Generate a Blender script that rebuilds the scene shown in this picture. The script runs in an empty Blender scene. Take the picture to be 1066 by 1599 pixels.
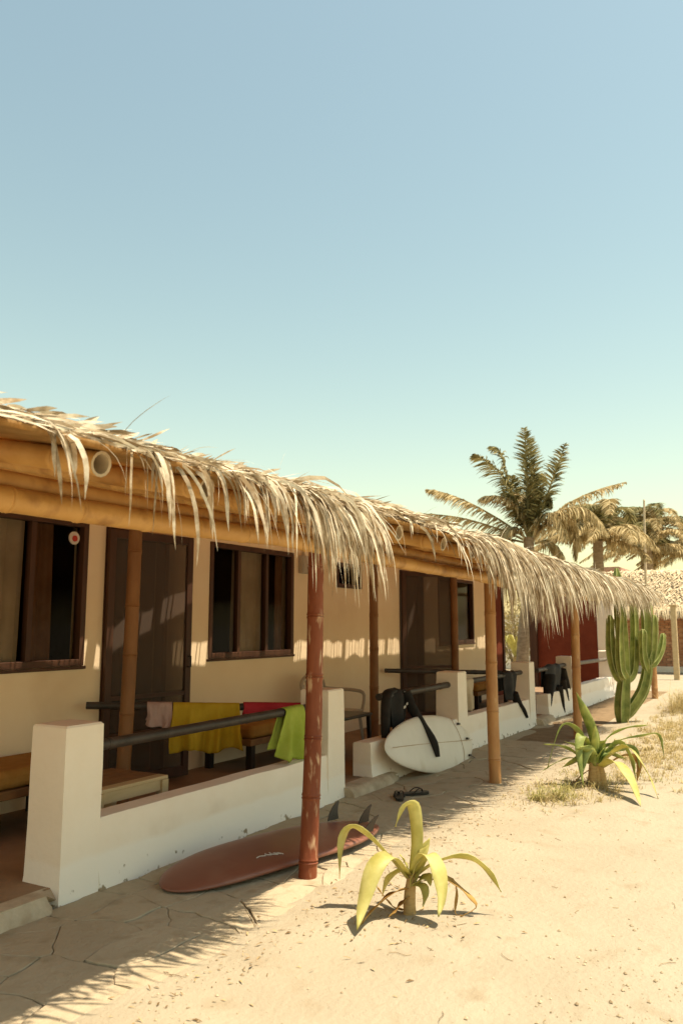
import bpy, math, random
from mathutils import Vector, Matrix, noise
random.seed(7)
V = Vector
scene = bpy.context.scene
COL = scene.collection

# ------------------------------------------------------------------ camera
PITCH, HEAD = math.radians(7.992), math.radians(29.598)
FW = V((math.cos(HEAD), math.sin(HEAD), 0)); RT = V((math.sin(HEAD), -math.cos(HEAD), 0)); UP = V((0, 0, 1))
f3 = FW * math.cos(PITCH) + UP * math.sin(PITCH); u3 = UP * math.cos(PITCH) - FW * math.sin(PITCH)
cam = bpy.data.objects.new('camera', bpy.data.cameras.new('camera')); COL.objects.link(cam)
m3 = Matrix((RT, u3, -f3)).transposed()
cam.matrix_world = Matrix.Translation((0, 0, 1.5)) @ m3.to_4x4()
cd = cam.data; cd.sensor_fit = 'VERTICAL'; cd.sensor_height = 36; cd.lens = 1250 / 1599 * 36
cd.clip_start = 0.05; cd.clip_end = 3000
cd.dof.use_dof = True; cd.dof.focus_distance = 5.6; cd.dof.aperture_fstop = 3.6
scene.camera = cam

# ------------------------------------------------------------------ sky, sun, exposure
KX, KY = -0.12, 0.33                                   # how far light travels per metre of fall
tosun = V((-KX, -KY, 1)).normalized()
world = bpy.data.worlds.new('World'); scene.world = world; world.use_nodes = True
wn = world.node_tree.nodes; wl = world.node_tree.links
sky = wn.new('ShaderNodeTexSky'); sky.sky_type = 'NISHITA'; sky.sun_disc = False
sky.sun_elevation = math.asin(tosun.z); sky.sun_rotation = math.atan2(tosun.x, tosun.y)
sky.air_density = 1.6; sky.dust_density = 0.9; sky.ozone_density = 1.0; sky.altitude = 0
tint = wn.new('ShaderNodeMix'); tint.data_type = 'RGBA'; tint.blend_type = 'MULTIPLY'; tint.inputs[0].default_value = 1
tint.inputs[7].default_value = (1.0, 0.935, 0.69, 1)
bg = wn['Background']; bg.inputs[1].default_value = 0.082
wl.new(sky.outputs[0], tint.inputs[6]); wl.new(tint.outputs[2], bg.inputs[0])
sun = bpy.data.objects.new('sun', bpy.data.lights.new('sun', 'SUN')); COL.objects.link(sun)
sun.data.energy = 3.2; sun.data.angle = math.radians(0.55); sun.data.color = (1.0, 0.86, 0.66)
sun.rotation_euler = tosun.to_track_quat('Z', 'Y').to_euler(); sun.location = (0, 0, 30)
vs = scene.view_settings; vs.view_transform = 'Standard'; vs.look = 'None'; vs.exposure = 1.34; vs.gamma = 1.0
scene.cycles.max_bounces = 10; scene.cycles.diffuse_bounces = 6; scene.cycles.transparent_max_bounces = 16

# ------------------------------------------------------------------ materials
def mat(name, c1, c2=None, scale=6.0, rough=0.85, bump=0.0, bscale=None, spec=0.3, island=0.0, trans=0.0,
        stretch=None, detail=5.0, contrast=(0.35, 0.65), c3=None, s3=30.0, t3=(0.6, 0.72), bdist=0.02, objrand=0.0):
    m = bpy.data.materials.new(name); m.use_nodes = True
    n, l = m.node_tree.nodes, m.node_tree.links
    b = n['Principled BSDF']; b.inputs['Roughness'].default_value = rough; b.inputs['Specular IOR Level'].default_value = spec
    tc = n.new('ShaderNodeTexCoord'); mp = n.new('ShaderNodeMapping'); l.new(tc.outputs['Object'], mp.inputs[0])
    if stretch: mp.inputs['Scale'].default_value = stretch
    ns = n.new('ShaderNodeTexNoise'); ns.inputs['Scale'].default_value = scale; ns.inputs['Detail'].default_value = detail
    ns.inputs['Roughness'].default_value = 0.62
    l.new(mp.outputs[0], ns.inputs['Vector'])
    mr = n.new('ShaderNodeMapRange'); mr.inputs[1].default_value, mr.inputs[2].default_value = contrast
    l.new(ns.outputs[0], mr.inputs[0])
    mx = n.new('ShaderNodeMix'); mx.data_type = 'RGBA'
    mx.inputs[6].default_value = (*c1, 1); mx.inputs[7].default_value = (*(c2 or c1), 1)
    fac = mr.outputs[0]
    def addrand(sock, amt, fac):
        a = n.new('ShaderNodeMath'); a.operation = 'MULTIPLY_ADD'; a.inputs[1].default_value = amt * 2; a.inputs[2].default_value = -amt
        l.new(sock, a.inputs[0]); s = n.new('ShaderNodeMath'); s.operation = 'ADD'; s.use_clamp = True
        l.new(a.outputs[0], s.inputs[0]); l.new(fac, s.inputs[1]); return s.outputs[0]
    if island:
        g = n.new('ShaderNodeNewGeometry'); fac = addrand(g.outputs['Random Per Island'], island, fac)
    if objrand:
        g = n.new('ShaderNodeObjectInfo'); fac = addrand(g.outputs['Random'], objrand, fac)
    l.new(fac, mx.inputs[0]); colout = mx.outputs[2]
    if c3:
        n3 = n.new('ShaderNodeTexNoise'); n3.inputs['Scale'].default_value = s3; n3.inputs['Detail'].default_value = 4
        l.new(mp.outputs[0], n3.inputs['Vector'])
        r3 = n.new('ShaderNodeMapRange'); r3.inputs[1].default_value, r3.inputs[2].default_value = t3; l.new(n3.outputs[0], r3.inputs[0])
        x3 = n.new('ShaderNodeMix'); x3.data_type = 'RGBA'; x3.inputs[7].default_value = (*c3, 1)
        l.new(r3.outputs[0], x3.inputs[0]); l.new(colout, x3.inputs[6]); colout = x3.outputs[2]
    l.new(colout, b.inputs['Base Color'])
    if bump:
        bn = n.new('ShaderNodeTexNoise'); bn.inputs['Scale'].default_value = bscale or scale * 4; bn.inputs['Detail'].default_value = 6
        bn.inputs['Roughness'].default_value = 0.65
        l.new(mp.outputs[0], bn.inputs['Vector'])
        bp = n.new('ShaderNodeBump'); bp.inputs['Strength'].default_value = bump; bp.inputs['Distance'].default_value = bdist
        l.new(bn.outputs[0], bp.inputs['Height']); l.new(bp.outputs[0], b.inputs['Normal'])
    if trans:
        t = n.new('ShaderNodeBsdfTranslucent'); ms = n.new('ShaderNodeMixShader'); ms.inputs[0].default_value = trans
        l.new(colout, t.inputs[0]); l.new(b.outputs[0], ms.inputs[1]); l.new(t.outputs[0], ms.inputs[2])
        l.new(ms.outputs[0], n['Material Output'].inputs[0])
    return m
M = {}
M['sand'] = mat('sand', (.36, .305, .215), (.40, .345, .247), 1.3, .95, .55, 26, .1, c3=(.335, .27, .18), s3=5, t3=(.56, .75), bdist=.03)
M['earth'] = mat('earth', (.41, .335, .225), (.46, .38, .26), 2.2, .95, .9, 16, .1, c3=(.34, .27, .17), s3=7, t3=(.55, .75), objrand=.25)
M['soil'] = mat('soil', (.20, .14, .08), (.27, .19, .11), 5, .95, .6, 30, .1)
M['plaster'] = mat('plaster', (.80, .70, .57), (.84, .75, .62), 3.0, .9, .3, 16, .15, c3=(.72, .61, .48), s3=2.2, t3=(.58, .8), bdist=.012)
M['wallplaster'] = mat('wallplaster', (.84, .67, .45), (.87, .71, .49), 2.0, .9, .25, 14, .15, c3=(.78, .60, .39), s3=1.6, t3=(.58, .8), bdist=.012)
M['cement'] = mat('cement', (.26, .165, .095), (.33, .21, .125), 4, .7, .25, 18, .3, c3=(.14, .09, .05), s3=2, t3=(.5, .7))
M['cementlip'] = mat('cementlip', (.40, .31, .21), (.56, .46, .33), 7, .9, .6, 25, .1)
M['bamboo'] = mat('bamboo', (.53, .29, .085), (.64, .38, .13), 5, .5, .1, 20, .4, stretch=(1, 1, 1), c3=(.30, .14, .04), s3=7, t3=(.54, .74), objrand=.35)
M['bamboo_end'] = mat('bamboo_end', (.50, .40, .26), (.62, .50, .34), 12, .8)
M['bamboo_node'] = mat('bamboo_node', (.30, .16, .06), (.42, .24, .09), 12, .7)
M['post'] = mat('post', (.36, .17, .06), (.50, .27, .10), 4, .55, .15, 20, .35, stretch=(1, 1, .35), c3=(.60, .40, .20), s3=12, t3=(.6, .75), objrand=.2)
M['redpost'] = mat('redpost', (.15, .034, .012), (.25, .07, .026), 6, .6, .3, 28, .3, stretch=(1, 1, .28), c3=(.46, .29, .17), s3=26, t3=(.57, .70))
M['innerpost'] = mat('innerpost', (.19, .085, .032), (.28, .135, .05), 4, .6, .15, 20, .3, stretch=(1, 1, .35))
M['rail'] = mat('rail', (.028, .022, .018), (.055, .043, .034), 8, .5, .1, 30, .4)
M['railgrey'] = mat('railgrey', (.16, .13, .10), (.24, .20, .16), 8, .7, .1, 30, .3)
M['thatch'] = mat('thatch', (.26, .18, .095), (.82, .72, .54), 9, .85, 0, None, .15, island=.6, trans=.15)
M['hutthatch'] = mat('hutthatch', (.44, .34, .20), (.68, .56, .38), 6, .9, .4, 40, .15, island=.35)
M['thatchtop'] = mat('thatchtop', (.40, .29, .15), (.58, .45, .27), 12, .9, .4, 40, .15, trans=.55, stretch=(1, 6, 6))
M['mat'] = mat('mat', (.50, .29, .10), (.64, .41, .17), 6, .8, .4, 30, .2, trans=.6, stretch=(8, 1, 1))
M['rachis'] = mat('rachis', (.40, .28, .13), (.52, .39, .2), 8, .7)
M['wood'] = mat('wood', (.05, .02, .01), (.085, .036, .018), 6, .55, .1, 30, .35, stretch=(1, 1, .2))
M['lightwood'] = mat('lightwood', (.46, .34, .18), (.56, .42, .24), 5, .6, .1, 30, .3, stretch=(.3, 2, 2))
M['brownwood'] = mat('brownwood', (.17, .085, .035), (.25, .13, .05), 6, .6, .1, 30, .3)
M['cushion'] = mat('cushion', (.30, .15, .035), (.37, .19, .05), 8, .95, .2, 60, .1)
M['curtain'] = mat('curtain', (.42, .34, .24), (.50, .41, .30), 4, .95, .1, 60, .1, trans=.2)
M['browncurtain'] = mat('browncurtain', (.11, .055, .03), (.15, .08, .045), 4, .95, .1, 60, .1)
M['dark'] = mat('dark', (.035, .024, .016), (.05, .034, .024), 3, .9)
M['redwall'] = mat('redwall', (.15, .034, .017), (.20, .048, .024), 2.5, .9, .25, 20, .15)
M['pinkwall'] = mat('pinkwall', (.55, .34, .26), (.62, .40, .31), 2, .9, .2, 20, .1)
M['brick'] = mat('brick', (.42, .20, .11), (.56, .32, .19), 5, .9, .4, 30, .1, objrand=.5)
M['mortar'] = mat('mortar', (.48, .37, .25), (.55, .43, .30), 5, .95, .3, 30, .1)
M['maroon'] = mat('maroon', (.20, .075, .047), (.24, .095, .06), 3, .38, .03, 40, .45, c3=(.27, .13, .085), s3=4, t3=(.55, .8))
M['maroonrail'] = mat('maroonrail', (.24, .085, .06), (.27, .10, .07), 5, .4, 0, None, .4)
M['boardwhite'] = mat('boardwhite', (.66, .60, .50), (.72, .66, .56), 3, .4, .02, 30, .4, c3=(.58, .50, .38), s3=5, t3=(.6, .8))
M['pinline'] = mat('pinline', (.42, .27, .14), (.48, .32, .18), 8, .6)
M['fin'] = mat('fin', (.03, .024, .02), (.05, .04, .034), 8, .35)
M['neoprene'] = mat('neoprene', (.014, .012, .011), (.026, .022, .019), 10, .75, .25, 22, .3)
M['patch'] = mat('patch', (.6, .56, .5))
M['yellow'] = mat('yellow', (.46, .29, .02), (.56, .37, .035), 5, .95, .3, 120, .05, trans=.1)
M['green'] = mat('green', (.33, .40, .055), (.42, .48, .09), 5, .95, .3, 120, .05, trans=.1)
M['pink'] = mat('pink', (.47, .31, .28), (.54, .38, .34), 5, .95, .3, 120, .05, trans=.1)
M['redcloth'] = mat('redcloth', (.36, .025, .035), (.44, .04, .05), 5, .95, .3, 120, .05)
M['beige'] = mat('beige', (.48, .39, .27), (.58, .48, .35), 5, .95, .3, 120, .05, trans=.1)
M['plastic'] = mat('plastic', (.40, .33, .25), (.44, .37, .28), 4, .45, 0, None, .4)
M['blackplastic'] = mat('blackplastic', (.022, .018, .015), (.03, .025, .02), 4, .4)
M['ornament'] = mat('ornament', (.62, .56, .48), (.7, .62, .52), 30, .6)
M['red'] = mat('red', (.5, .05, .03))
M['greybox'] = mat('greybox', (.42, .36, .27), (.46, .40, .31), 5, .6)
M['ashtray'] = mat('ashtray', (.22, .18, .13), (.3, .25, .19), 10, .2, 0, None, .5)
M['strap'] = mat('strap', (.52, .47, .12), (.70, .64, .25), 7, .5, .12, 40, .4, trans=.35, stretch=(1, 1, 1), island=.12)
M['strapdry'] = mat('strapdry', (.34, .17, .045), (.52, .33, .10), 7, .8, .1, 30, .2, trans=.2)
M['strapgreen'] = mat('strapgreen', (.15, .23, .045), (.52, .54, .16), 5, .5, .12, 40, .4, trans=.28, island=.45)
M['stem'] = mat('stem', (.42, .27, .11), (.52, .36, .16), 14, .85, .4, 40, .1, stretch=(1, 1, 4))
M['cactus'] = mat('cactus', (.13, .165, .035), (.34, .36, .10), 5, .6, .15, 30, .3)
M['cactusrib'] = mat('cactusrib', (.30, .33, .11), (.46, .46, .2), 9, .7)
M['palmgreen'] = mat('palmgreen', (.085, .08, .022), (.38, .32, .13), 4, .7, 0, None, .3, island=.4, trans=.25)
M['palmdry'] = mat('palmdry', (.26, .19, .075), (.66, .53, .29), 4, .8, 0, None, .2, island=.45, trans=.25)
M['trunk'] = mat('trunk', (.22, .16, .10), (.34, .26, .17), 6, .95, .6, 20, .1, stretch=(1, 1, 3))
M['litter'] = mat('litter', (.16, .10, .045), (.46, .33, .17), 6, .9, 0, None, .1, island=.55)
M['pebble'] = mat('pebble', (.30, .22, .13), (.55, .44, .29), 6, .9, 0, None, .15, island=.5)
M['drygrass'] = mat('drygrass', (.36, .28, .11), (.62, .50, .26), 5, .85, 0, None, .2, island=.5, trans=.2)
M['greengrass'] = mat('greengrass', (.24, .24, .07), (.52, .44, .18), 5, .85, 0, None, .2, island=.5, trans=.2)
M['lampcream'] = mat('lampcream', (.6, .55, .45))

def screen_mat():
    m = bpy.data.materials.new('insect_screen'); m.use_nodes = True
    n, l = m.node_tree.nodes, m.node_tree.links
    b = n['Principled BSDF']; b.inputs['Base Color'].default_value = (.09, .06, .042, 1); b.inputs['Roughness'].default_value = .8
    t = n.new('ShaderNodeBsdfTransparent'); t.inputs[0].default_value = (.9, .85, .8, 1)
    ms = n.new('ShaderNodeMixShader'); ms.inputs[0].default_value = .62
    l.new(t.outputs[0], ms.inputs[1]); l.new(b.outputs[0], ms.inputs[2]); l.new(ms.outputs[0], n['Material Output'].inputs[0])
    return m
M['screen'] = screen_mat()
def glass_mat():
    m = bpy.data.materials.new('window_glass'); m.use_nodes = True
    n, l = m.node_tree.nodes, m.node_tree.links
    n.remove(n['Principled BSDF'])
    t = n.new('ShaderNodeBsdfTransparent'); t.inputs[0].default_value = (.82, .78, .72, 1)
    g = n.new('ShaderNodeBsdfGlossy'); g.inputs['Roughness'].default_value = .06
    fr = n.new('ShaderNodeFresnel'); fr.inputs[0].default_value = 1.16
    ms = n.new('ShaderNodeMixShader'); l.new(fr.outputs[0], ms.inputs[0])
    l.new(t.outputs[0], ms.inputs[1]); l.new(g.outputs[0], ms.inputs[2]); l.new(ms.outputs[0], n['Material Output'].inputs[0])
    return m
M['glass'] = glass_mat()
def lowwall_mat():                       # cream plaster with ground bounce light painted as a whiter foot band, dirt and chips low down
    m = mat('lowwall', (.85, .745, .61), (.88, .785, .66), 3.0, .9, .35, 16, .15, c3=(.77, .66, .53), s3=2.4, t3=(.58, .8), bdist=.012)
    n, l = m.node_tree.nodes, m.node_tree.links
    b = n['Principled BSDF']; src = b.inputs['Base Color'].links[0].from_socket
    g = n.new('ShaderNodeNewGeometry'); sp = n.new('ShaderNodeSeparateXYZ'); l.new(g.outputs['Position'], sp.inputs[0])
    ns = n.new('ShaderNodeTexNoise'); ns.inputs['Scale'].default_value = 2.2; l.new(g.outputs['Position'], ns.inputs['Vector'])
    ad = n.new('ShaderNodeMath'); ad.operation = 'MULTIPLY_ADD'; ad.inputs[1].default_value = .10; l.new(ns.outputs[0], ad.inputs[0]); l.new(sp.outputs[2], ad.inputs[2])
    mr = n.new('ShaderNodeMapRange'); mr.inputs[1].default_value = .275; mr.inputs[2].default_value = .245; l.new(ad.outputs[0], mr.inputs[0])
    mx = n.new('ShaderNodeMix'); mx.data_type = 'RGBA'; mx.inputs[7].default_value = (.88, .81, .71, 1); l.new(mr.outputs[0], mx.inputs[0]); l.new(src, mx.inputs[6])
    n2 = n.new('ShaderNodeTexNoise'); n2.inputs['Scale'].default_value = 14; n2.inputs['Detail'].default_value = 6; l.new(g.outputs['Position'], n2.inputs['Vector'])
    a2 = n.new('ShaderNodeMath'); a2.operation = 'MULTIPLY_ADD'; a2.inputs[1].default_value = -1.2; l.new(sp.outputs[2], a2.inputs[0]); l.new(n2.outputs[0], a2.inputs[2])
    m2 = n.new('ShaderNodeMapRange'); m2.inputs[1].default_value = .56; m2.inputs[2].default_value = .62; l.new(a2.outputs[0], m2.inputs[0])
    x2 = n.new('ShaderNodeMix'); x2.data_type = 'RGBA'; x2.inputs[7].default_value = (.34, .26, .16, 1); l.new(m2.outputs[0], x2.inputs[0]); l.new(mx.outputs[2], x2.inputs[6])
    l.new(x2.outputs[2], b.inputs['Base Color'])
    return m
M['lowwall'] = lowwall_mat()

# ------------------------------------------------------------------ mesh helpers
def wpos(o):
    p = V((0, 0, 0))
    while o: p = p + o.location; o = o.parent
    return p
class MB:
    def __init__(s): s.v = []; s.f = []
    def add(s, vs, fs):
        k = len(s.v); s.v += [V(p) for p in vs]; s.f += [tuple(i + k for i in f) for f in fs]; return s
    def box(s, x0, x1, y0, y1, z0, z1, rot=0, about=None):
        p = [V((x, y, z)) for z in (z0, z1) for y in (y0, y1) for x in (x0, x1)]
        if rot:
            a = V(about or ((x0 + x1) / 2, (y0 + y1) / 2, 0)); R = Matrix.Rotation(rot, 3, 'Z'); p = [R @ (q - a) + a for q in p]
        return s.add(p, [(0, 2, 3, 1), (4, 5, 7, 6), (0, 1, 5, 4), (2, 6, 7, 3), (0, 4, 6, 2), (1, 3, 7, 5)])
    def bar(s, a, b, w, h, upv=None):
        a, b = V(a), V(b); t = (b - a).normalized(); u = V(upv or (0, 0, 1)); sd = t.cross(u)
        if sd.length < 1e-4: sd = t.cross(V((1, 0, 0)))
        sd.normalize(); u = sd.cross(t)
        p = [q + sd * (w / 2 * i) + u * (h / 2 * j) for q in (a, b) for i, j in ((-1, -1), (1, -1), (1, 1), (-1, 1))]
        return s.add(p, [(3, 2, 1, 0), (4, 5, 6, 7), (0, 1, 5, 4), (1, 2, 6, 5), (2, 3, 7, 6), (3, 0, 4, 7)])
    def tube(s, pts, rad, n=10, cap=True, flat=1.0, star=0.0, roll=0.0):
        pts = [V(p) for p in pts]; k = len(pts)
        if not hasattr(rad, '__len__'): rad = [rad] * k
        t0 = (pts[1] - pts[0]).normalized(); a = V((0, 0, 1)) if abs(t0.z) < .9 else V((1, 0, 0))
        u = t0.cross(a).normalized(); vs = []
        for i in range(k):
            t = (pts[min(i + 1, k - 1)] - pts[max(i - 1, 0)]).normalized()
            u = (u - t * u.dot(t)).normalized(); w = t.cross(u)
            for j in range(n):
                an = 2 * math.pi * j / n + roll
                rr = rad[i] * ((1 - star) if (star and j % 2) else 1)
                vs.append(pts[i] + u * (math.cos(an) * rr) + w * (math.sin(an) * rr * flat))
        fs = [(i * n + j, i * n + (j + 1) % n, (i + 1) * n + (j + 1) % n, (i + 1) * n + j) for i in range(k - 1) for j in range(n)]
        if cap: fs += [tuple(range(n - 1, -1, -1)), tuple(range((k - 1) * n, k * n))]
        return s.add(vs, fs)
    def grid(s, P, nu, nv):                  # P[i][j]
        vs = [P[i][j] for i in range(nu) for j in range(nv)]
        return s.add(vs, [(i * nv + j, (i + 1) * nv + j, (i + 1) * nv + j + 1, i * nv + j + 1) for i in range(nu - 1) for j in range(nv - 1)])
    def ribbon(s, pts, wid, side):           # two-vertex strip, side: Vector or list
        vs = []; n = len(pts)
        for i, p in enumerate(pts):
            sd = side[i] if isinstance(side, list) else side
            vs += [p - sd * (wid[i] / 2), p + sd * (wid[i] / 2)]
        return s.add(vs, [(2 * i, 2 * i + 1, 2 * i + 3, 2 * i + 2) for i in range(n - 1)])
    def build(s, name, m, parent=None, smooth=0, origin=None):
        me = bpy.data.meshes.new(name)
        org = wpos(parent) if parent else V(origin or (0, 0, 0))
        me.from_pydata([tuple(p - org) for p in s.v], [], s.f); me.update()
        if isinstance(m, str): m = M[m]
        me.materials.append(m)
        if smooth:
            me.shade_smooth(); me.set_sharp_from_angle(angle=math.radians(smooth))
        o = bpy.data.objects.new(name, me); COL.objects.link(o)
        if parent: o.parent = parent
        elif origin: o.location = org
        return o
def tag(o, label, cat=None, group=None, kind=None):
    if label: o['label'] = label
    if cat: o['category'] = cat
    if group: o['group'] = group
    if kind: o['kind'] = kind
    return o
def thing(name, label, cat, loc=(0, 0, 0), group=None):
    o = bpy.data.objects.new(name, None); o.empty_display_size = .2; COL.objects.link(o); o.location = loc
    return tag(o, label, cat, group)
def bevel(o, w=.01, seg=2):
    b = o.modifiers.new('bevel', 'BEVEL'); b.width = w; b.segments = seg; b.limit_method = 'ANGLE'; return o
def solid(o, t=.004):
    b = o.modifiers.new('solid', 'SOLIDIFY'); b.thickness = t; b.offset = 0; return o
def crom(P, n):
    P = [V(p) for p in P]; P = [P[0] * 2 - P[1]] + P + [P[-1] * 2 - P[-2]]; out = []; k = len(P) - 3
    for i in range(n):
        x = i / (n - 1) * k; j = min(int(x), k - 1); t = x - j; a, b, c, d = P[j:j + 4]
        out.append(0.5 * ((2 * b) + (c - a) * t + (2 * a - 5 * b + 4 * c - d) * t * t + (3 * b - a - 3 * c + d) * t ** 3))
    return out
U = random.uniform

# ------------------------------------------------------------------ ground
def gh(x, y):
    yy = y - .10 * noise.noise(V((x * 1.1, .5, 2))) - .05 * noise.noise(V((x * 3.7, 1.5, 2)))
    a = max(0., min(1., (2.78 - yy) / .5)); a = a * a * (3 - 2 * a)
    h = .022 * noise.noise(V((x * .7, y * .7, 0))) + .012 * noise.noise(V((x * 2.3, y * 2.3, 3))) + .007 * noise.noise(V((x * 6, y * 6, 7))) + .004 * noise.noise(V((x * 14, y * 14, 1)))
    h += .022 * math.exp(-((y - 2.25 - .08 * math.sin(x * 1.3)) / .2) ** 2) * (.6 + .6 * noise.noise(V((x * 1.7, 1, 5))))
    h = h * min(1, max(.25, (2.9 - y) / .6)) + .014 * max(0, min(1, (y - 1.9) / .4))
    b = max(0, min(1, (y - 3.28) / .28)) * (.5 + .7 * noise.noise(V((x * 2, 7, 0))))      # blown sand against the wall foot
    return h * a - .014 * (1 - a) + .036 * max(0, b)
def axis(lo, hi, st, far):
    c = []; x = lo
    while x <= hi: c.append(x); x += st
    s = st; x = hi
    while x < far: s *= 1.35; x += s; c.append(x)
    s = st; x = lo
    while x > -far: s *= 1.35; x -= s; c.insert(0, x)
    return c
xs, ys = axis(-.5, 13, .06, 900), axis(-2.6, 3.56, .06, 900)
g = MB(); near = lambda x, y: 1 if (-1 < x < 14 and -3 < y < 3.6) else 0
g.grid([[V((x, y, gh(x, y) if near(x, y) else (-.014 if y > 2.6 else -.0))) for y in ys] for x in xs], len(xs), len(ys))
ground = tag(g.build('ground', 'sand', smooth=60), 'pale sandy ground in full sun in front of the porch', kind='structure')

# cracked earth-cement path beside the porch
path = MB()
pg = [[V((x, y, -.008 + .004 * noise.noise(V((x * 3, y * 3, 0))) - (.02 if y < 2.6 else 0))) for y in (2.44, 2.56, 2.8, 3.1, 3.4, 3.6)] for x in [i * .25 for i in range(-2, 80)]]
path.grid(pg, len(pg), 6)
path = tag(path.build('path', 'soil', smooth=60), 'strip of cracked earth path in the shade along the porch', kind='structure')
def warp(p):
    return V((p[0] + .09 * noise.noise(V((p[0] * 3.3, p[1] * 3.3, 1))) + .012 * noise.noise(V((p[0] * 17, p[1] * 17, 2))),
              p[1] + .09 * noise.noise(V((p[0] * 3.3, p[1] * 3.3, 8))) + .012 * noise.noise(V((p[0] * 17, p[1] * 17, 9)))))
rs = random.Random(21)
seeds = []
while len(seeds) < 105:
    x = .9 + 9.1 * rs.random() ** 1.25; q = (x, rs.uniform(2.40, 3.62)); md = .13
    if len(seeds) > 4 and min((q[0] - s[0]) ** 2 + (q[1] - s[1]) ** 2 for s in seeds) < md * md:
        md_fail = rs.random()
        if md_fail > .05: continue
    seeds.append(q)
for i, s in enumerate(seeds):
    poly = [(.6, 2.42), (10.4, 2.42), (10.4, 3.54), (.6, 3.54)]
    for j, t in enumerate(seeds):
        if i == j: continue
        mx_, my_ = (s[0] + t[0]) / 2, (s[1] + t[1]) / 2; dx, dy = t[0] - s[0], t[1] - s[1]; ln = math.hypot(dx, dy)
        if ln > 2.4: continue
        gap = rs.choice((.0012, .0015, .002, .003, .007)) / 1
        def dist(p): return ((p[0] - mx_) * dx + (p[1] - my_) * dy) / ln + gap
        out = []
        for k in range(len(poly)):
            a, b = poly[k], poly[(k + 1) % len(poly)]; da, db = dist(a), dist(b)
            if da <= 0: out.append(a)
            if da * db < 0: u = da / (da - db); out.append((a[0] + (b[0] - a[0]) * u, a[1] + (b[1] - a[1]) * u))
        poly = out
        if len(poly) < 3: break
    if len(poly) < 3: continue
    fine = []
    for k in range(len(poly)):
        a, b = poly[k], poly[(k + 1) % len(poly)]; n = max(1, int(math.hypot(b[0] - a[0], b[1] - a[1]) / .05))
        fine += [(a[0] + (b[0] - a[0]) * u / n, a[1] + (b[1] - a[1]) * u / n) for u in range(n)]
    c = V((s[0], s[1], 0)); h0 = .011 + rs.uniform(-.003, .004); tx, ty = rs.uniform(-.008, .008), rs.uniform(-.01, .01)
    P = [warp(p) for p in fine]
    top = [V((p.x, p.y, h0 + tx * (p.x - c.x) + ty * (p.y - c.y) - (.012 if p.y < 2.52 else 0))) for p in P]
    inn = [c.lerp(V((p.x, p.y, 0)), 1 - .006 / max(.03, (V((p.x, p.y, 0)) - c).length)) for p in P]
    n = len(P); mb = MB()
    mb.add([V((p.x, p.y, -.03)) for p in P] + [q - V((0, 0, .003)) for q in top] + [V((q.x, q.y, t_.z)) for q, t_ in zip(inn, top)],
           [(k, (k + 1) % n, n + (k + 1) % n, n + k) for k in range(n)] + [(n + k, n + (k + 1) % n, 2 * n + (k + 1) % n, 2 * n + k) for k in range(n)] + [tuple(range(2 * n, 3 * n))])
    mb.build('path_slab', 'earth', path)

# porch floor with a rough cement lip
fl = MB(); fl.box(-1.5, 18.9, 3.62, 8.6, -.05, .09)
porch = tag(fl.build('porch_floor', 'cement'), 'dark cement floor of the porch', kind='structure')
for xa, xb in ((-1.0, 3.21), (6.30, 7.5), (12.16, 13.2)):
    lip = MB(); nl = int((xb - xa) / .06); P = []
    for i in range(nl + 1):
        x = xa + (xb - xa) * i / nl; w = .025 * noise.noise(V((x * 3, 0, 0))) + .014 * noise.noise(V((x * 9, 4, 0)))
        tp_ = min(1, max(0, (xb - x) / .35)) if xb > 3.3 else min(1, max(0, (xb - x) / .12)); tp_ = tp_ * tp_ * (3 - 2 * tp_); w += .12 * (1 - tp_) + (.065 if xb < 4 else .03)
        P.append([V((x, 3.41 + w, -.03)), V((x, 3.425 + w, .045 * tp_ - .01 * (1 - tp_))), V((x, 3.46 + w, .083 * tp_)), V((x, 3.50 + w * .4, .092 * (.3 + .7 * tp_))), V((x, 3.64, .0925)), V((x, 3.64, .05))])
    lip.grid(P, nl + 1, 6); k = 6; lip.add(P[0], [tuple(range(k))]); lip.add(P[-1], [tuple(range(k - 1, -1, -1))]); lip.build('floor_edge', 'cementlip', porch, smooth=50)

# ------------------------------------------------------------------ house
YW = 5.307
house = thing('beach_house', 'long low cream plastered beach house behind the porch with brown windows', 'house', (8, YW, 0))
WTOP = 2.72
opens = [(3.25, 4.91, 1.155, 2.38), (5.12, 5.93, .09, 2.36), (6.57, 8.16, 1.15, 2.36), (9.2, 9.9, 1.985, 2.32), (11.14, 12.03, .09, 2.33), (12.64, 14.32, 1.17, 2.30)]
w = MB()
cuts = sorted({-1.5, 15.0} | {o[0] for o in opens} | {o[1] for o in opens})
for a, b in zip(cuts[:-1], cuts[1:]):
    op = [o for o in opens if o[0] <= a + 1e-6 and o[1] >= b - 1e-6]
    if op:
        if op[0][2] > .1: w.box(a, b, YW, YW + .16, .0, op[0][2])
        w.box(a, b, YW, YW + .16, op[0][3], WTOP)
    else: w.box(a, b, YW, YW + .16, .0, WTOP)
w.build('wall', 'wallplaster', house)
o = MB(); o.box(14.84, 15.0, YW + .16, 8.4, 0, WTOP); o.box(-1.5, -1.34, YW + .16, 8.4, 0, WTOP); o.box(-1.5, 15.0, 8.4, 8.56, 0, WTOP); o.build('outer_wall', 'wallplaster', house)
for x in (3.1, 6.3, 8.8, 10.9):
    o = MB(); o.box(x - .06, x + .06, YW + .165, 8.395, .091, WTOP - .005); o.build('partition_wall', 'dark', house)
o = MB(); o.box(-1.6, 15.1, YW + .003, 8.66, WTOP, WTOP + .1); o.build('roof', 'cementlip', house)
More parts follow.
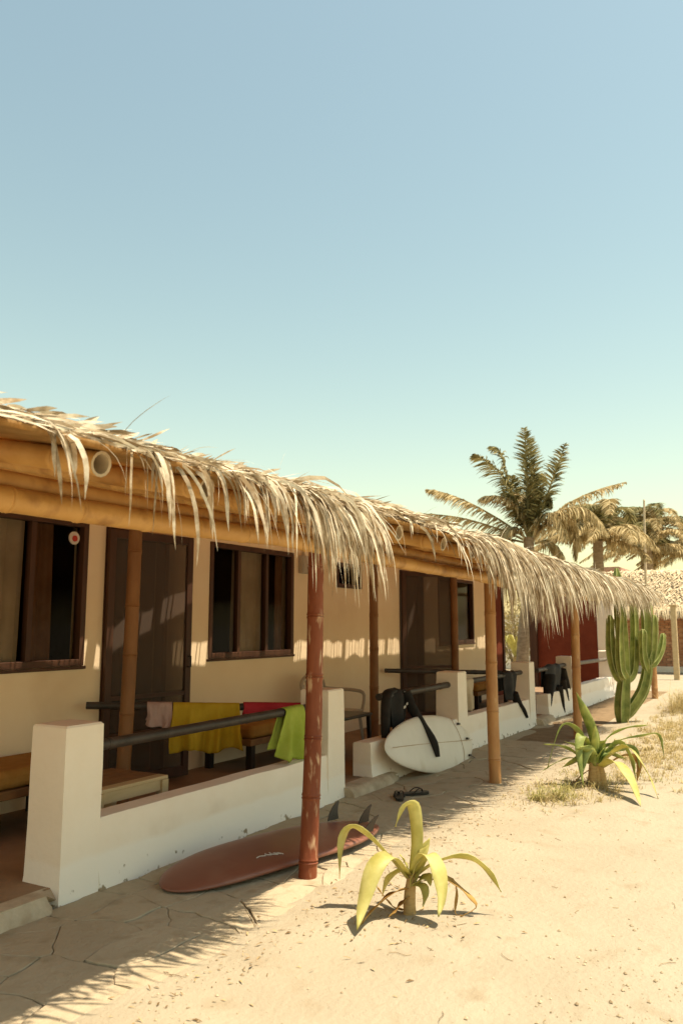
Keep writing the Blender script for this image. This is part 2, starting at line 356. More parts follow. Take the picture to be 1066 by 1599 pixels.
def window(x0, x1, z0, z1, panes, curtains):
    F = .055; y0 = YW + .015; y1 = YW + .075
    root = MB(); root.box(x0, x0 + F, y0 - .03, y1, z0, z1); root.box(x1 - F, x1, y0 - .03, y1, z0, z1)
    root.box(x0 + F, x1 - F, y0 - .03, y1, z0, z0 + F); root.box(x0 + F, x1 - F, y0 - .03, y1, z1 - F, z1)
    win = bevel(root.build('window', 'wood', house), .004)
    for k in range(1, panes):
        xm = x0 + (x1 - x0) * k / panes; q = MB(); q.box(xm - .025, xm + .025, y0 - .005, y1 - .01, z0 + F, z1 - F); q.build('mullion', 'wood', win)
    for k in range(panes):
        a, b = x0 + F + (x1 - x0 - 2 * F) * k / panes, x0 + F + (x1 - x0 - 2 * F) * (k + 1) / panes
        q = MB(); q.add([V((a, y0 + .025, z0 + F)), V((b, y0 + .025, z0 + F)), V((b, y0 + .025, z1 - F)), V((a, y0 + .025, z1 - F))], [(0, 1, 2, 3)]); q.build('pane', 'glass', win)
    for a, b, m in curtains:
        n = 40; P = []
        for i in range(n):
            x = a + (b - a) * i / (n - 1); d = .018 * math.sin(x * 42) + .008 * math.sin(x * 95)
            P.append([V((x + .02 * t * math.sin(x * 7), YW + .11 + d * (.6 + .5 * t), z1 - .02 - (z1 - z0 - .03) * t)) for t in (0, .25, .5, .75, 1)])
        q = MB(); q.grid(P, n, 5); q.build('curtain', m, win, smooth=60)
    if z1 - z0 > .6:
        s = MB(); s.box(x0 - .02, x1 + .02, YW - .022, YW + .005, z0 - .028, z0 - .002); bevel(s.build('sill', 'wood', win), .005)
    return win
window(3.25, 4.91, 1.155, 2.38, 3, [(3.3, 4.34, 'curtain'), (4.40, 4.62, 'browncurtain')])
window(6.57, 8.16, 1.15, 2.36, 3, [(7.1, 7.66, 'curtain'), (7.92, 8.06, 'browncurtain')])
window(9.2, 9.9, 1.985, 2.32, 1, [])
window(12.64, 14.32, 1.17, 2.30, 2, [(12.7, 13.4, 'curtain')])
def screen_door(hx, w, ang, z1, label):
    d = thing('screen_door', None, None); d.parent = house; d.location = V((hx, YW - .035, .1)) - wpos(house)
    del_keys = [k for k in d.keys()]
    R = Matrix.Rotation(-ang, 3, 'Z'); org = V((hx, YW - .035, .1)); H = z1 - .1
    def tr(mb):
        mb.v = [R @ p + org for p in mb.v]; return mb
    f = MB(); f.box(0, .07, -.02, .02, 0, H); f.box(w - .07, w, -.02, .02, 0, H); f.box(.07, w - .07, -.02, .02, H - .075, H); f.box(.07, w - .07, -.02, .02, 0, .09)
    bevel(tr(f).build('frame', 'wood', d), .004)
    for z in (.42, .74): q = MB(); q.box(.07, w - .07, -.015, .015, z, z + .038); tr(q).build('cross_bar', 'wood', d)
    q = MB(); q.box(.07, w - .07, -.002, .002, .09, H - .075); tr(q).build('mesh_panel', 'screen', d)
    h = MB(); h.tube([(w - .035, -.02, 1.0), (w - .035, -.055, 1.0), (w - .035, -.055, 1.1), (w - .035, -.02, 1.1)], .008, 6); tr(h).build('handle', 'fin', d)
    d['label'] = label
for hx, x1, w, a, z1, lb in ((5.12, 5.93, .97, math.radians(8.5), 2.34, 'brown screen door standing a little open'), (11.14, 12.03, .9, math.radians(41), 2.31, 'brown screen door swung well open')):
    f = MB(); f.box(hx - .004, hx + .05, YW - .012, YW + .1, .09, z1 + .02); f.box(x1 - .05, x1 + .004, YW - .012, YW + .1, .09, z1 + .02); f.box(hx + .05, x1 - .05, YW - .012, YW + .1, z1 - .04, z1 + .02)
    f.build('door_frame', 'wood', house)
    screen_door(hx, w, a, z1, lb)
e = thing('fuse_box', 'small cream fuse box high on the wall beside the middle window', 'fuse box', (8.36, YW - .03, 2.14))
q = MB(); q.box(8.27, 8.45, YW - .062, YW - .001, 2.12, 2.34); bevel(q.build('case', 'greybox', e), .008)
q = MB(); q.box(8.285, 8.435, YW - .07, YW - .0625, 2.135, 2.325); bevel(q.build('cover', 'greybox', e), .004)
q = MB(); q.tube([(8.36, YW - .02, 2.34), (8.36, YW - .02, 2.7)], .012, 8); q.build('conduit', 'greybox', e)
e = thing('hanging_ornament', 'small white round ornament with a red centre hanging in the leftmost window', 'ornament', (4.72, YW - .03, 2.22))
def disc(c, r, th, n, mb): mb.tube([V(c), V(c) + V((0, -th, 0))], r, n); return mb
disc((4.72, YW - .035, 2.22), .055, .012, 16, MB()).build('plate', 'ornament', e, smooth=40); disc((4.72, YW - .048, 2.215), .026, .008, 12, MB()).build('centre', 'red', e, smooth=40)
q = MB(); q.tube([(4.72, YW - .04, 2.27), (4.72, YW - .03, 2.34)], .003, 5); q.build('cord', 'fin', e)

# red wall pieces and the open passage at the far end
r = thing('red_wall', 'dark red painted wall closing the far end of the porch', 'wall', (18.66, 4.5, 0))
q = MB(); q.box(18.6, 18.74, 3.98, 5.33, 0, 2.3); q.build('panel', 'redwall', r)
q = MB(); q.box(18.56, 18.78, 3.62, 3.977, 0, 2.24); bevel(q.build('white_end_pillar', 'plaster', r), .015)
q = MB(); q.box(18.5, 18.76, 5.333, 5.5, 0, 2.3); q.build('corner_timber', 'wood', r)
r = thing('red_door_panel', 'narrow dark red wall panel just past the end of the cream house', 'wall', (15.6, 5.36, 0))
q = MB(); q.box(15.004, 16.1, YW + .05, YW + .15, 0, 2.5); q.build('panel', 'redwall', r)
q = MB(); q.box(16.1, 16.2, YW + .02, YW + .17, 0, 2.5); q.build('edge_post', 'wood', r)

# ------------------------------------------------------------------ porch low walls with pillars
YP = 3.56
def pillar(parent, x0, x1, h=.94):
    mb = MB(); n = 7; P = []
    vs = []; cx, cy = (x0 + x1) / 2, YP + .14; hw = (x1 - x0) / 2
    prof = [(-.05, .014), (.03, .012), (.12, .004), (.4, 0), (.7, -.002), (h - .012, -.003), (h, -.014)]
    for z, e_ in prof:
        row = []
        for s in range(4):
            c = [(-1, -1), (1, -1), (1, 1), (-1, 1)]; a, b = c[s], c[(s + 1) % 4]
            for k in range(4):
                u = k / 4; x = a[0] + (b[0] - a[0]) * u; y = a[1] + (b[1] - a[1]) * u
                px, py = cx + x * (hw + e_), cy + y * (.14 + e_); nz = .006 * noise.noise(V((px * 4, py * 4, z * 4)))
                row.append(V((px + x * nz, py + y * nz, z)))
        vs += row
    m = 16; mb.add(vs, [(i * m + j, i * m + (j + 1) % m, (i + 1) * m + (j + 1) % m, (i + 1) * m + j) for i in range(len(prof) - 1) for j in range(m)] + [tuple(range((len(prof) - 1) * m, len(prof) * m))])
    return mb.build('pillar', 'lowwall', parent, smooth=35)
def parapet(parent, x0, x1, h=.40):
    n = max(4, int((x1 - x0) / .12)); P = []
    for i in range(n + 1):
        x = x0 + (x1 - x0) * i / n; w_ = .006 * noise.noise(V((x * 2.5, 2, 0)))
        P.append([V((x, YP - .022 + w_, -.05)), V((x, YP - .016 + w_ * 2, .05)), V((x, YP + .002 + w_, .14)), V((x, YP + .010 + w_, .26)), V((x, YP + .012 + w_, h - .02 + w_)), V((x, YP + .022 + w_, h + w_)), V((x, YP + .19, h - .004 + w_)), V((x, YP + .2, h - .02)), V((x, YP + .2, .05))])
    mb = MB(); mb.grid(P, n + 1, 9); k = 9
    mb.add([p for p in P[0]], [tuple(range(k))]); mb.add([p for p in P[-1]], [tuple(range(k - 1, -1, -1))])
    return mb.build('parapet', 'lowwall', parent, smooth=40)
PW = []
for lb, pil, par in (('cream porch wall with two pillars behind the maroon surfboard', [(3.2, 3.48), (6.04, 6.32)], [(3.475, 6.045)]),
                     ('cream porch wall with two pillars behind the white surfboard', [(9.04, 9.33), (11.9, 12.18)], [(6.84, 9.045), (9.325, 11.905)]),
                     ('cream porch wall with two pillars at the far end before the red wall', [(14.45, 14.73), (17.92, 18.2)], [(12.9, 14.455), (14.725, 17.925)])):
    t = thing('porch_wall', lb, 'wall', (pil[0][0], YP, 0), 'low walls along the porch')
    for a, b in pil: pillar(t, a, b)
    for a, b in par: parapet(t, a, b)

# ------------------------------------------------------------------ bamboo poles
def bamboo(name, a, b, r, m, parent=None, node=.34, sag=0.0, taper=1.0, hollow=False, bend=None, n=14, seed=0, label=None, cat=None, group=None):
    a, b = V(a), V(b); L = (b - a).length; rr = random.Random(seed); t = (b - a) / L
    pts = []; rad = []; s = 0; nxt = node * rr.uniform(.3, .9); nodes = []
    while nxt < L - .03: nodes.append(nxt); nxt += node * rr.uniform(.85, 1.15)
    ks = sorted({0, L} | {k + d for k in nodes for d in (-.022, -.008, 0, .008, .022)} | {L * i / 16 for i in range(17)})
    ph = rr.uniform(0, 6)
    for k in ks:
        u = k / L; p = a + t * k
        off = V((0, 0, -sag * 4 * u * (1 - u)))
        if bend: off = off + V(bend) * (math.sin(math.pi * u) + .35 * math.sin(2 * math.pi * u + ph))
        q = r * (1 + (taper - 1) * u)
        for nd in nodes:
            d = abs(k - nd)
            if d < .001: q *= .985
            elif d < .01: q *= 1.09
            elif d < .03: q *= 1.0
        pts.append(p + off); rad.append(q)
    mb = MB(); mb.tube(pts, rad, n, cap=not hollow)
    o = mb.build(name, m, parent, smooth=50, origin=None if parent else tuple(a))
    if hollow:
        e_ = MB(); tt = (pts[-1] - pts[-2]).normalized(); n_ = n
        e_.tube([pts[-1] + tt * .001, pts[-1] + tt * .001 - tt * .0008], [rad[-1], rad[-1] * .76], n, cap=False)
        e_.tube([pts[-1], pts[-1] - tt * .14], rad[-1] * .76, n, cap=False); c0 = len(e_.v)
        e_.add([pts[-1] - tt * .14 + (p - (pts[-1] - tt * .14)) for p in e_.v[-n:]], [tuple(range(n))])
        e_.build('hollow_end', 'bamboo_end', o, smooth=40)
    if label: tag(o, label, cat, group)
    return o
grp = 'bamboo posts holding the thatched porch roof'
bamboo('bamboo_post', (4.275, 2.66, -.06), (4.36, 2.66, 1.965), .056, 'redpost', node=.36, bend=(.014, 0, 0), taper=.88, seed=3, label='red painted worn bamboo post standing before the maroon surfboard', cat='post', group=grp)
bamboo('bamboo_post', (7.59, 2.63, -.06), (7.70, 2.68, 1.915), .058, 'post', node=.42, bend=(-.012, 0, 0), taper=.92, seed=5, label='light brown bamboo post standing right of the white surfboard', cat='post', group=grp)
bamboo('bamboo_post', (11.15, 2.70, -.06), (11.16, 2.68, 1.89), .058, 'post', node=.4, bend=(.006, 0, 0), seed=8, label='brown bamboo post rising behind the larger green strap-leaved plant', cat='post', group=grp)
bamboo('bamboo_post', (17.85, 2.72, -.06), (17.85, 2.72, 1.95), .062, 'post', node=.45, seed=11, label='short brown post on sunlit sand just right of the cactus foot', cat='post', group=grp)
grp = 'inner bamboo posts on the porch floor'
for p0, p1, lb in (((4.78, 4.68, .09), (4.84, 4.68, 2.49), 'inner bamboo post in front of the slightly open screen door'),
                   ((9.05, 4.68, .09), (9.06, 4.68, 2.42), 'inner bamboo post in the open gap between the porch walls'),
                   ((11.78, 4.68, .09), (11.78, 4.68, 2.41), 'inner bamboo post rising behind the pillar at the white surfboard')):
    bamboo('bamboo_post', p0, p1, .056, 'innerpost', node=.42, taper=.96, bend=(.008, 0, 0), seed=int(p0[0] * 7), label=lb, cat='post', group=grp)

# ------------------------------------------------------------------ porch roof
RX0, RX1 = .35, 17.3
RS = .20                                             # roof slope
def zs(x): return -.065 * max(0, min(1, (x - 4.5) / 4)) - .02 * max(0, min(1, (x - 9) / 4))
def rz(y, x=0): return 2.172 + (y - 2.66) * RS + zs(x)   # rafter centre height, the far end sags a little
roof = thing('porch_roof', 'bamboo framed porch roof thatched with dry palm fronds', 'roof', (8, 2.66, 1.9))
def long_beam(y, z, r, seed, sagx, xa=RX0 - .1, xb=12.7):
    x = xa; rr = random.Random(seed); k = 0
    while x < xb:
        L = rr.uniform(3.4, 4.6); e_ = min(x + L, xb + .05)
        if xb - e_ < 1: e_ = xb
        bamboo('beam', (x - .12, y + rr.uniform(-.02, .02), z + zs(x) + rr.uniform(-.008, .008)), (e_ + .12, y + rr.uniform(-.02, .02), z + zs(e_) + rr.uniform(-.008, .008)), r * rr.uniform(.92, 1.05), 'bamboo', roof, node=.38, sag=rr.uniform(.0, .02) + sagx, seed=seed * 31 + k, bend=(0, 0, rr.uniform(-.016, .016)))
        x = e_; k += 1
long_beam(2.64, 2.005, .052, 1, .02); long_beam(2.70, 2.085, .042, 2, .0); long_beam(4.68, 2.53, .045, 4, 0, RX0, RX1); long_beam(3.72, 2.29, .045, 6, 0, 12.2, 18.66)
k = 0; x = .75
while x < RX1:
    y0 = (2.15 if x < 12.55 else 2.85) + random.uniform(-.03, .03)
    bamboo('rafter', (x, 5.26, rz(5.26, x)), (x + random.uniform(-.015, .015), y0, rz(y0, x)), .05 * random.uniform(.94, 1.06), 'bamboo', roof, node=.4, hollow=True, seed=100 + k)
    x += .63; k += 1
# cane mat on the rafters, with an open slit left near the wall
def mat_sheet(ya, yb, name, jag):
    n = int((RX1 - RX0) / .05); P = []
    for i in range(n + 1):
        x = RX0 + (RX1 - RX0) * i / n; row = []; ya_ = ya if (ya > 4 or x < 12.6) else 2.74
        for j in range(9):
            y = ya_ + (yb - ya_) * j / 8
            if j == 8: y += jag * noise.noise(V((x * 4, 5, 0)))
            if j == 0: y += .03 * noise.noise(V((x * 5, 9, 0)))
            row.append(V((x, y, rz(y, x) + .058 + .006 * noise.noise(V((x * 9, y * 3, 0))))))
        P.append(row)
    m_ = MB(); m_.grid(P, n + 1, 9); o_ = m_.build(name, 'mat', roof, smooth=50); solid(o_, .02)
mat_sheet(2.035, 4.805, 'cane_mat', .02); mat_sheet(4.872, 5.29, 'cane_mat', .0)
sl = MB(); x = RX0
while x < RX1:
    wv = U(.008, .02); lo = U(.03, .07) if x > 8.5 else (U(.03, .06) if U(0, 1) < .7 else U(.1, .24))
    sl.box(x, x + wv, 4.77, 4.90, rz(4.84, x) + .062, rz(4.84, x) + .07, rot=U(-.12, .12)); x += wv + lo
tag(sl.build('cane_slat', 'mat', roof), None, kind='stuff')

# thatch: fronds laid along the eave, their leaflets sweeping on and hanging over the edge
def edge(x): return 2.04 if x < 12.6 else 2.75
def top(y, x): return rz(y, x) + .068
def leaflet(mb, p, d, L, wd, stiff, rr, seg=6, droop0=0.0):
    pts = [V(p)]; d = V(d).normalized(); st = L / seg
    for i in range(seg):
        q = pts[-1] + d * st
        ED = edge(q.x)
        if q.y > ED - .01 and q.z < top(q.y, q.x): q.z = top(q.y, q.x) + rr.uniform(0, .015)
        if q.y < ED or droop0:
            g_ = (1.0 - stiff) * 1.15
            d = (d + V((0, -.02, -g_)) * (1.0 / seg * 3.2)).normalized()
        else:
            d = (d + V((0, 0, -.25 * (1 - stiff)))).normalized()
        d = (d + V((rr.uniform(-.09, .09), rr.uniform(-.07, .07), rr.uniform(-.05, .05)))).normalized()
        pts.append(q)
    t = pts[-1] - pts[0]; sd = t.cross(V((rr.uniform(-1, 1), rr.uniform(-1, 1) - .6, rr.uniform(-.4, 1)))).normalized()
    tw = rr.uniform(-.9, .9); sds = []; wid = []
    for i in range(seg + 1):
        tt = (pts[min(i + 1, seg)] - pts[max(i - 1, 0)]).normalized(); s_ = (sd - tt * sd.dot(tt)).normalized()
        sds.append(Matrix.Rotation(tw * i / seg, 3, tt) @ s_); u = i / seg
        wid.append(wd * (1 - .25 * u if u < .7 else max(.04, (1 - u) / .3 * .82)) * (.6 if i == 0 else 1))
    mb.ribbon(pts, wid, sds)
def bump_(x, c, s): return math.exp(-((x - c) / s) ** 2)
def hang(x):           # how heavily the fringe hangs at this place along the eave
    h = .004 + .03 * bump_(x, 2.33, .05) + .04 * bump_(x, 2.68, .05) + .10 * bump_(x, 3.05, .10) + .45 * bump_(x, 3.5, .26)
    h += .012 * bump_(x, 4.9, .5) + .6 * bump_(x, 6.4, .6) + .6 * max(0, min(1, (x - 6.8) / 1.0))
    return .62 * h * (.9 + .35 * noise.noise(V((x * 2.2, 0, 0))))
rr = random.Random(5); nfr = 0
x = RX0 - .3
while x < RX1 - .4:
    fr = MB(); L = rr.uniform(1.2, 1.9); L = max(.5, 12.75 - x) if (x < 12.6 and x + L > 12.75) else L; yb = edge(x) + rr.uniform(.03, .45); ys_ = rr.uniform(-.12, .10); lift = rr.uniform(.0, .01 + .05 * bump_(x, 4.2, 1.6))
    path_ = []
    for i in range(9):
        u = i / 8; xx = x + L * u; yy = yb + ys_ * u + .02 * math.sin(u * 5 + x)
        path_.append(V((xx, yy, top(yy, xx) + .012 + lift * (1 - .5 * u))))
    fr.tube(path_, [.012 * (1 - .8 * i / 8) for i in range(9)], 5)
    far_ = x > 9; nl_ = 84 if not far_ else 50
    for i in range(nl_):
        u = (i + rr.random()) / nl_; k_ = min(7, int(u * 8)); p = path_[k_].lerp(path_[k_ + 1], u * 8 - k_)
        hg = hang(p.x + .15)
        for side in (-1, 1):
            if side > 0 and rr.random() < .35: continue
            if side > 0:
                d = V((1, rr.uniform(.1, .8), rr.uniform(.0, .16) + .12 * rr.random() ** 4)); LL = rr.uniform(.2, .42); stf = .8
            elif rr.random() < hg:
                d = V((rr.uniform(-.2, 1.1), -1, rr.uniform(-.3, .2))); LL = rr.uniform(.32, .5) + .20 * min(1.2, hg) * rr.random() + max(0, p.y - edge(p.x)) * .8; stf = rr.uniform(-.3, .3)
            else:
                nr = p.x < 3.5 or 4.3 < p.x < 5.6; d = V((1, rr.uniform(-.26, .14) if nr else -rr.uniform(.0, .36), rr.uniform(-.06, .12) + .2 * rr.random() ** 6)); LL = rr.uniform(.12, .28) if nr else rr.uniform(.2, .38); stf = rr.uniform(.75, .95)
            leaflet(fr, p, d, LL, rr.uniform(.005, .018) if rr.random() < .8 else rr.uniform(.016, .026), stf, rr)
    fr.build('palm_frond', 'thatch', roof); nfr += 1
    x += rr.uniform(.075, .125) if x > 3 else rr.uniform(.12, .17)
# heavy hanging tufts and loose threads
for cx, n_, ln, sp in ((1.78, 5, .34, .012), (1.86, 7, .30, .02), (2.24, 8, .30, .02), (2.34, 12, .34, .03), (2.44, 4, .42, .02), (2.57, 6, .34, .015), (2.70, 10, .30, .03), (2.82, 8, .26, .03), (2.98, 12, .32, .035), (3.10, 12, .34, .03), (3.22, 6, .28, .03), (3.42, 26, .40, .05), (3.55, 34, .46, .06), (3.70, 40, .50, .07), (3.85, 40, .50, .07), (4.0, 34, .46, .06), (4.15, 24, .36, .06), (4.45, 5, .25, .05), (4.8, 6, .26, .06), (5.1, 5, .24, .05), (5.45, 14, .3, .08), (5.75, 40, .46, .1), (6.0, 50, .54, .1), (6.25, 60, .62, .12), (6.55, 66, .68, .12), (6.85, 66, .68, .12), (7.15, 60, .64, .13), (7.5, 56, .6, .15), (7.9, 50, .55, .18), (8.4, 60, .52, .22), (9.0, 60, .5, .28), (9.8, 60, .48, .32), (10.8, 60, .48, .4), (12, 60, .48, .4), (13.2, 50, .45, .4), (14.4, 60, .45, .5), (15.6, 60, .45, .5), (16.7, 40, .45, .4)):
    cx = cx * .935 if cx < 4.3 else cx; tf = MB(); nr = cx < 3.1
    for i in range(n_):
        xx = rr.gauss(cx, sp); yy = edge(xx) + rr.uniform(-.03, .06); p = V((xx, yy, top(yy, xx) + rr.uniform(-.02, .03)))
        leaflet(tf, p, V((rr.uniform(-.5, .75), -.45, rr.uniform(-.9, .0))), ln * rr.uniform(.45, 1.2), rr.uniform(.008, .022) if nr else rr.uniform(.005, .021), rr.uniform(-.5, .15), rr, 8, 1)
    tf.build('thatch_tuft', 'thatch', roof)
th = MB()
for i in range(110):
    xx = RX0 + (RX1 - RX0) * rr.random() ** 1.6; yy = edge(xx) + rr.uniform(-.06, .15); p = V((xx, yy, top(yy, xx) + rr.uniform(0, .06)))
    up_ = rr.random() < .45
    leaflet(th, p, V((rr.uniform(.2, 1), -rr.uniform(-.2, .6), rr.uniform(.15, .6) if up_ else -.2)), rr.uniform(.12, .36), rr.uniform(.0015, .004), .85 if up_ else rr.uniform(0, .5), rr, 7)
tag(th.build('loose_fibre', 'thatch', roof), None, kind='stuff')
tl = MB()                                            # broken dry leaf ends lying on top of the eave
for i in range(7000):
    xx = RX0 + (RX1 - RX0) * rr.random() ** 1.25; yy = edge(xx) + rr.uniform(-.02, .43); p = V((xx, yy, top(yy, xx) + rr.uniform(.0, .03 + .045 * bump_(xx, 4.2, 1.6))))
    leaflet(tl, p, V((1, rr.uniform(-.5, .35), rr.uniform(-.12, .12) + .35 * rr.random() ** 6)), rr.uniform(.09, .24), rr.uniform(.004, .018), .9, rr, 3)
for i in range(1500):
    xx = RX0 + 6.5 * rr.random() ** 1.2; yy = edge(xx) + rr.uniform(-.01, .3); p = V((xx, yy, top(yy, xx) + rr.uniform(.0, .055)))
    leaflet(tl, p, V((1, rr.uniform(-.6, .5), rr.uniform(-.1, .25) + .5 * rr.random() ** 4)), rr.uniform(.05, .15), rr.uniform(.005, .022), .95, rr, 3)
tag(tl.build('thatch_litter', 'thatch', roof), None, kind='stuff')
tb = MB(); n = 120; P = []
for i in range(n + 1):
    xx = RX0 + (RX1 - RX0) * i / n
    P.append([V((xx, y, top(y, xx) + .008 + (.03 + .02 * noise.noise(V((xx * 4, y * 3, 0))) if 2.2 < y < 4.7 else 0))) for y in ((2.07, 2.25, 2.5, 2.8, 3.2, 3.8, 4.4, 4.76) if xx < 12.6 else (2.78, 2.82, 2.9, 3.0, 3.2, 3.8, 4.4, 4.76))])
tb.grid(P, n + 1, 8); tb.build('thatch_layer', 'thatchtop', roof, smooth=60)

# ------------------------------------------------------------------ rails
grp = 'dark bamboo rails of the porch'
def rail(a, b, r, label, m='rail', seed=0, sag=0): return bamboo('rail', a, b, r, m, node=.45, seed=seed, sag=sag, label=label, cat='rail', group=grp, n=10)
rail((3.47, 3.69, .785), (6.05, 3.69, .80), .034, 'black bamboo rail along the front carrying the green towel', seed=1)
rail((4.88, 5.21, .832), (6.13, 3.83, .775), .031, 'black bamboo rail slanting back to the wall under the yellow towel', seed=2)
rail((7.24, 3.69, .785), (9.05, 3.69, .79), .036, 'black bamboo rail carrying the wetsuit above the white surfboard', seed=3)
rail((10.45, 5.22, .845), (12.0, 3.83, .775), .032, 'black bamboo rail slanting back to the wall behind the middle pillar', seed=4)
rail((12.75, 3.69, .775), (14.46, 3.69, .79), .036, 'bamboo rail under the wide black wetsuit near the red wall', seed=5)
rail((9.32, 3.69, .79), (11.91, 3.69, .79), .033, 'black bamboo rail between the two middle pillars', seed=7)
rail((14.72, 3.69, .785), (17.93, 3.69, .76), .036, 'grey bamboo rail in front of the red wall', 'railgrey', seed=6)

# ------------------------------------------------------------------ hung cloths
def towel(name, a, b, front, back, m, label, cat, seed, rail_r=.036, fold=.03, freq=9, slant=0.0, spread=0.0, group='towels hung on the porch rails', nrm=None):
    a, b = V(a), V(b); t = (b - a).normalized(); n_ = V(nrm) if nrm else V((t.y, -t.x, 0)).normalized()
    if not nrm and n_.y > 0: n_ = -n_
    rr = random.Random(seed); nu, nv = 46, 34; P = []; ph = rr.uniform(0, 6); Lr = math.pi * rail_r; tot = front + back + Lr; wd = (b - a).length
    for i in range(nu):
        u = i / (nu - 1); row = []
        lenf = front * (1 + .10 * math.sin(u * 3 + ph) + .05 * math.sin(u * 11 + ph)) + slant * (u - .5)
        for j in range(nv):
            v = j / (nv - 1); s = -back + v * (tot)
            base = a + (b - a) * u
            f_ = math.sin(u * freq + ph + .5 * math.sin(u * 4)) + .45 * math.sin(u * freq * 2.3 + ph * 2)
            if s < 0: off = -n_ * rail_r + V((0, 0, s)); dr = -s / max(back, .01)
            elif s < Lr: an = s / rail_r; off = -n_ * (math.cos(an) * rail_r) + V((0, 0, math.sin(an) * rail_r)); dr = 0
            else: dd = (s - Lr) / front * lenf; off = n_ * rail_r + V((0, 0, -dd)); dr = dd / front
            off = off + n_ * (fold * f_ * min(1, dr * 1.3) * (1 if s > 0 else .4)) + n_ * (fold * abs(f_) * .2)
            off = off + t * (spread * dr * (u - .5)) + t * (.012 * math.sin(dr * 5 + u * 7 + ph) * dr)
            crumple = .006 * noise.noise(V((u * 8, v * 10, seed))) ; row.append(base + off + n_ * crumple)
        P.append(row)
    mb = MB(); mb.grid(P, nu, nv); o = mb.build(name, m, None, smooth=80, origin=tuple((a + b) / 2)); solid(o, .005)
    return tag(o, label, cat, group)
A, B = V((4.88, 5.21, .832)), V((6.13, 3.83, .775)); D = B - A
towel('towel', A + D * .265, A + D * .375, .16, .12, 'pink', 'small pale pink cloth at the left end of the slanting rail', 'cloth', 2, .034, .012, 9)
towel('towel', A + D * .38, A + D * .68, .36, .28, 'yellow', 'mustard yellow towel hanging over the slanting black rail', 'towel', 3, .034, .042, 19, spread=.05, slant=.07)
towel('towel', A + D * .70, A + D * .975, .05, .10, 'redcloth', 'bright red cloth folded over the black rail by the pillar', 'cloth', 4, .040, .012, 8)
towel('towel', (5.52, 3.69, .797), (5.80, 3.69, .80), .40, .28, 'green', 'lime green towel hanging off the front rail beside the pillar', 'towel', 6, .037, .04, 11, spread=.26, slant=.02)
towel('towel', (9.42, 3.69, .79), (9.80, 3.69, .79), .33, .3, 'beige', 'cream cloth hanging over the rail right of the middle pillar', 'cloth', 8, .036, .04, 10, slant=.05)

def limb(mb, pts, rad, flat=.45, roll=0.0):
    q = crom(pts, 14); n = len(q); r_ = [rad[0] + (rad[1] - rad[0]) * i / (n - 1) for i in range(n)]
    r_ = [x_ * (1 + .09 * noise.noise(p * 14)) for x_, p in zip(r_, q)]
    mb.tube(q, r_, 12, flat=flat, roll=roll)
def wetsuit(c, w, front, back, arms, label, seed, axis_=V((1, 0, 0)), group='black wetsuits hung to dry on the rails', patches=True):
    """c: point on the rail; torso draped over it, arms given as offset paths in (along, out, down)"""
    c = V(c); t = axis_; n_ = V((t.y, -t.x, 0)); n_ = n_ if n_.y < 0 else -n_
    root = thing('wetsuit', label, 'wetsuit', tuple(c), group); mb = MB(); nu, nv = 22, 26; P = []; rr_ = .042
    for i in range(nu):
        u = i / (nu - 1) * 2 - 1; row = []
        for j in range(nv):
            v = j / (nv - 1); Lr = math.pi * rr_; s = -back + v * (front + back + Lr)
            ww = w / 2 * (1 - .18 * abs(s) / front + .05 * math.sin(s * 9 + seed))
            bulge = .03 * math.cos(u * math.pi / 2) + .014 * math.sin(u * 6 + s * 5 + seed)
            if s < 0: off = -n_ * (rr_ + bulge) + V((0, 0, s))
            elif s < Lr: an = s / rr_; off = -n_ * (math.cos(an) * (rr_ + bulge)) + V((0, 0, math.sin(an) * (rr_ + bulge * .6)))
            else: off = n_ * (rr_ + bulge + .02 * math.sin((s - Lr) * 7 + u * 2)) + V((0, 0, -(s - Lr)))
            row.append(c + t * (u * ww) + off)
        P.append(row)
    mb.grid(P, nu, nv)
    for pts, ra, rb in arms:
        limb(mb, [c + t * q[0] + n_ * q[1] + V((0, 0, -q[2])) for q in pts], (ra, rb))
    o = mb.build('suit', 'neoprene', root, smooth=70); solid(o, .004)
    return root, t, n_, c
root, t, n_, c = wetsuit((7.60, 3.69, .785), .36, .44, .34,
    [([(-.13, .04, -.05), (-.29, .06, -.03), (-.36, .075, .1), (-.365, .075, .32), (-.345, .07, .50)], .056, .04),
     ([(.10, .07, -.02), (.14, .12, .12), (.17, .22, .30), (.20, .34, .48), (.22, .36, .62)], .066, .04)], 'black wetsuit with white sleeve marks hanging by the white surfboard', 1)
for k, (a, z_) in enumerate(((.035, .13), (.095, .10))):
    q = MB(); q.bar(c + t * (a - .022) + n_ * (.098 + .002 * k) + V((0, 0, -z_)), c + t * (a + .022) + n_ * (.1 + .002 * k) + V((0, 0, -z_ + .012)), .004, .024); q.build('white_mark', 'patch', root)
q = MB(); q.tube(crom([c + t * .085 + n_ * .07 + V((0, 0, .03)), c + t * .115 + n_ * .095 + V((0, 0, -.02)), c + t * .125 + n_ * .09 + V((0, 0, -.12))], 10), .0035, 5); q.build('white_seam', 'patch', root)
wetsuit((11.25, 3.69, .79), .52, .34, .22, [([(.05, .07, .25), (.16, .1, .4), (.30, .12, .5), (.44, .125, .62)], .08, .04)], 'black wetsuit bundled over the rail with one arm trailing down', 2)
wetsuit((13.6, 3.69, .783), .95, .46, .3,
    [([(-.36, .06, .1), (-.46, .07, .34), (-.54, .07, .58)], .11, .06), ([(.02, .08, .3), (.12, .09, .5), (.22, .1, .74)], .10, .055),
     ([(.30, .07, .2), (.46, .08, .4), (.58, .085, .58)], .09, .05), ([(.42, .06, .05), (.60, .07, .25), (.76, .075, .40)], .085, .05)], 'wide black wetsuit with dangling limbs in front of the red wall', 3)

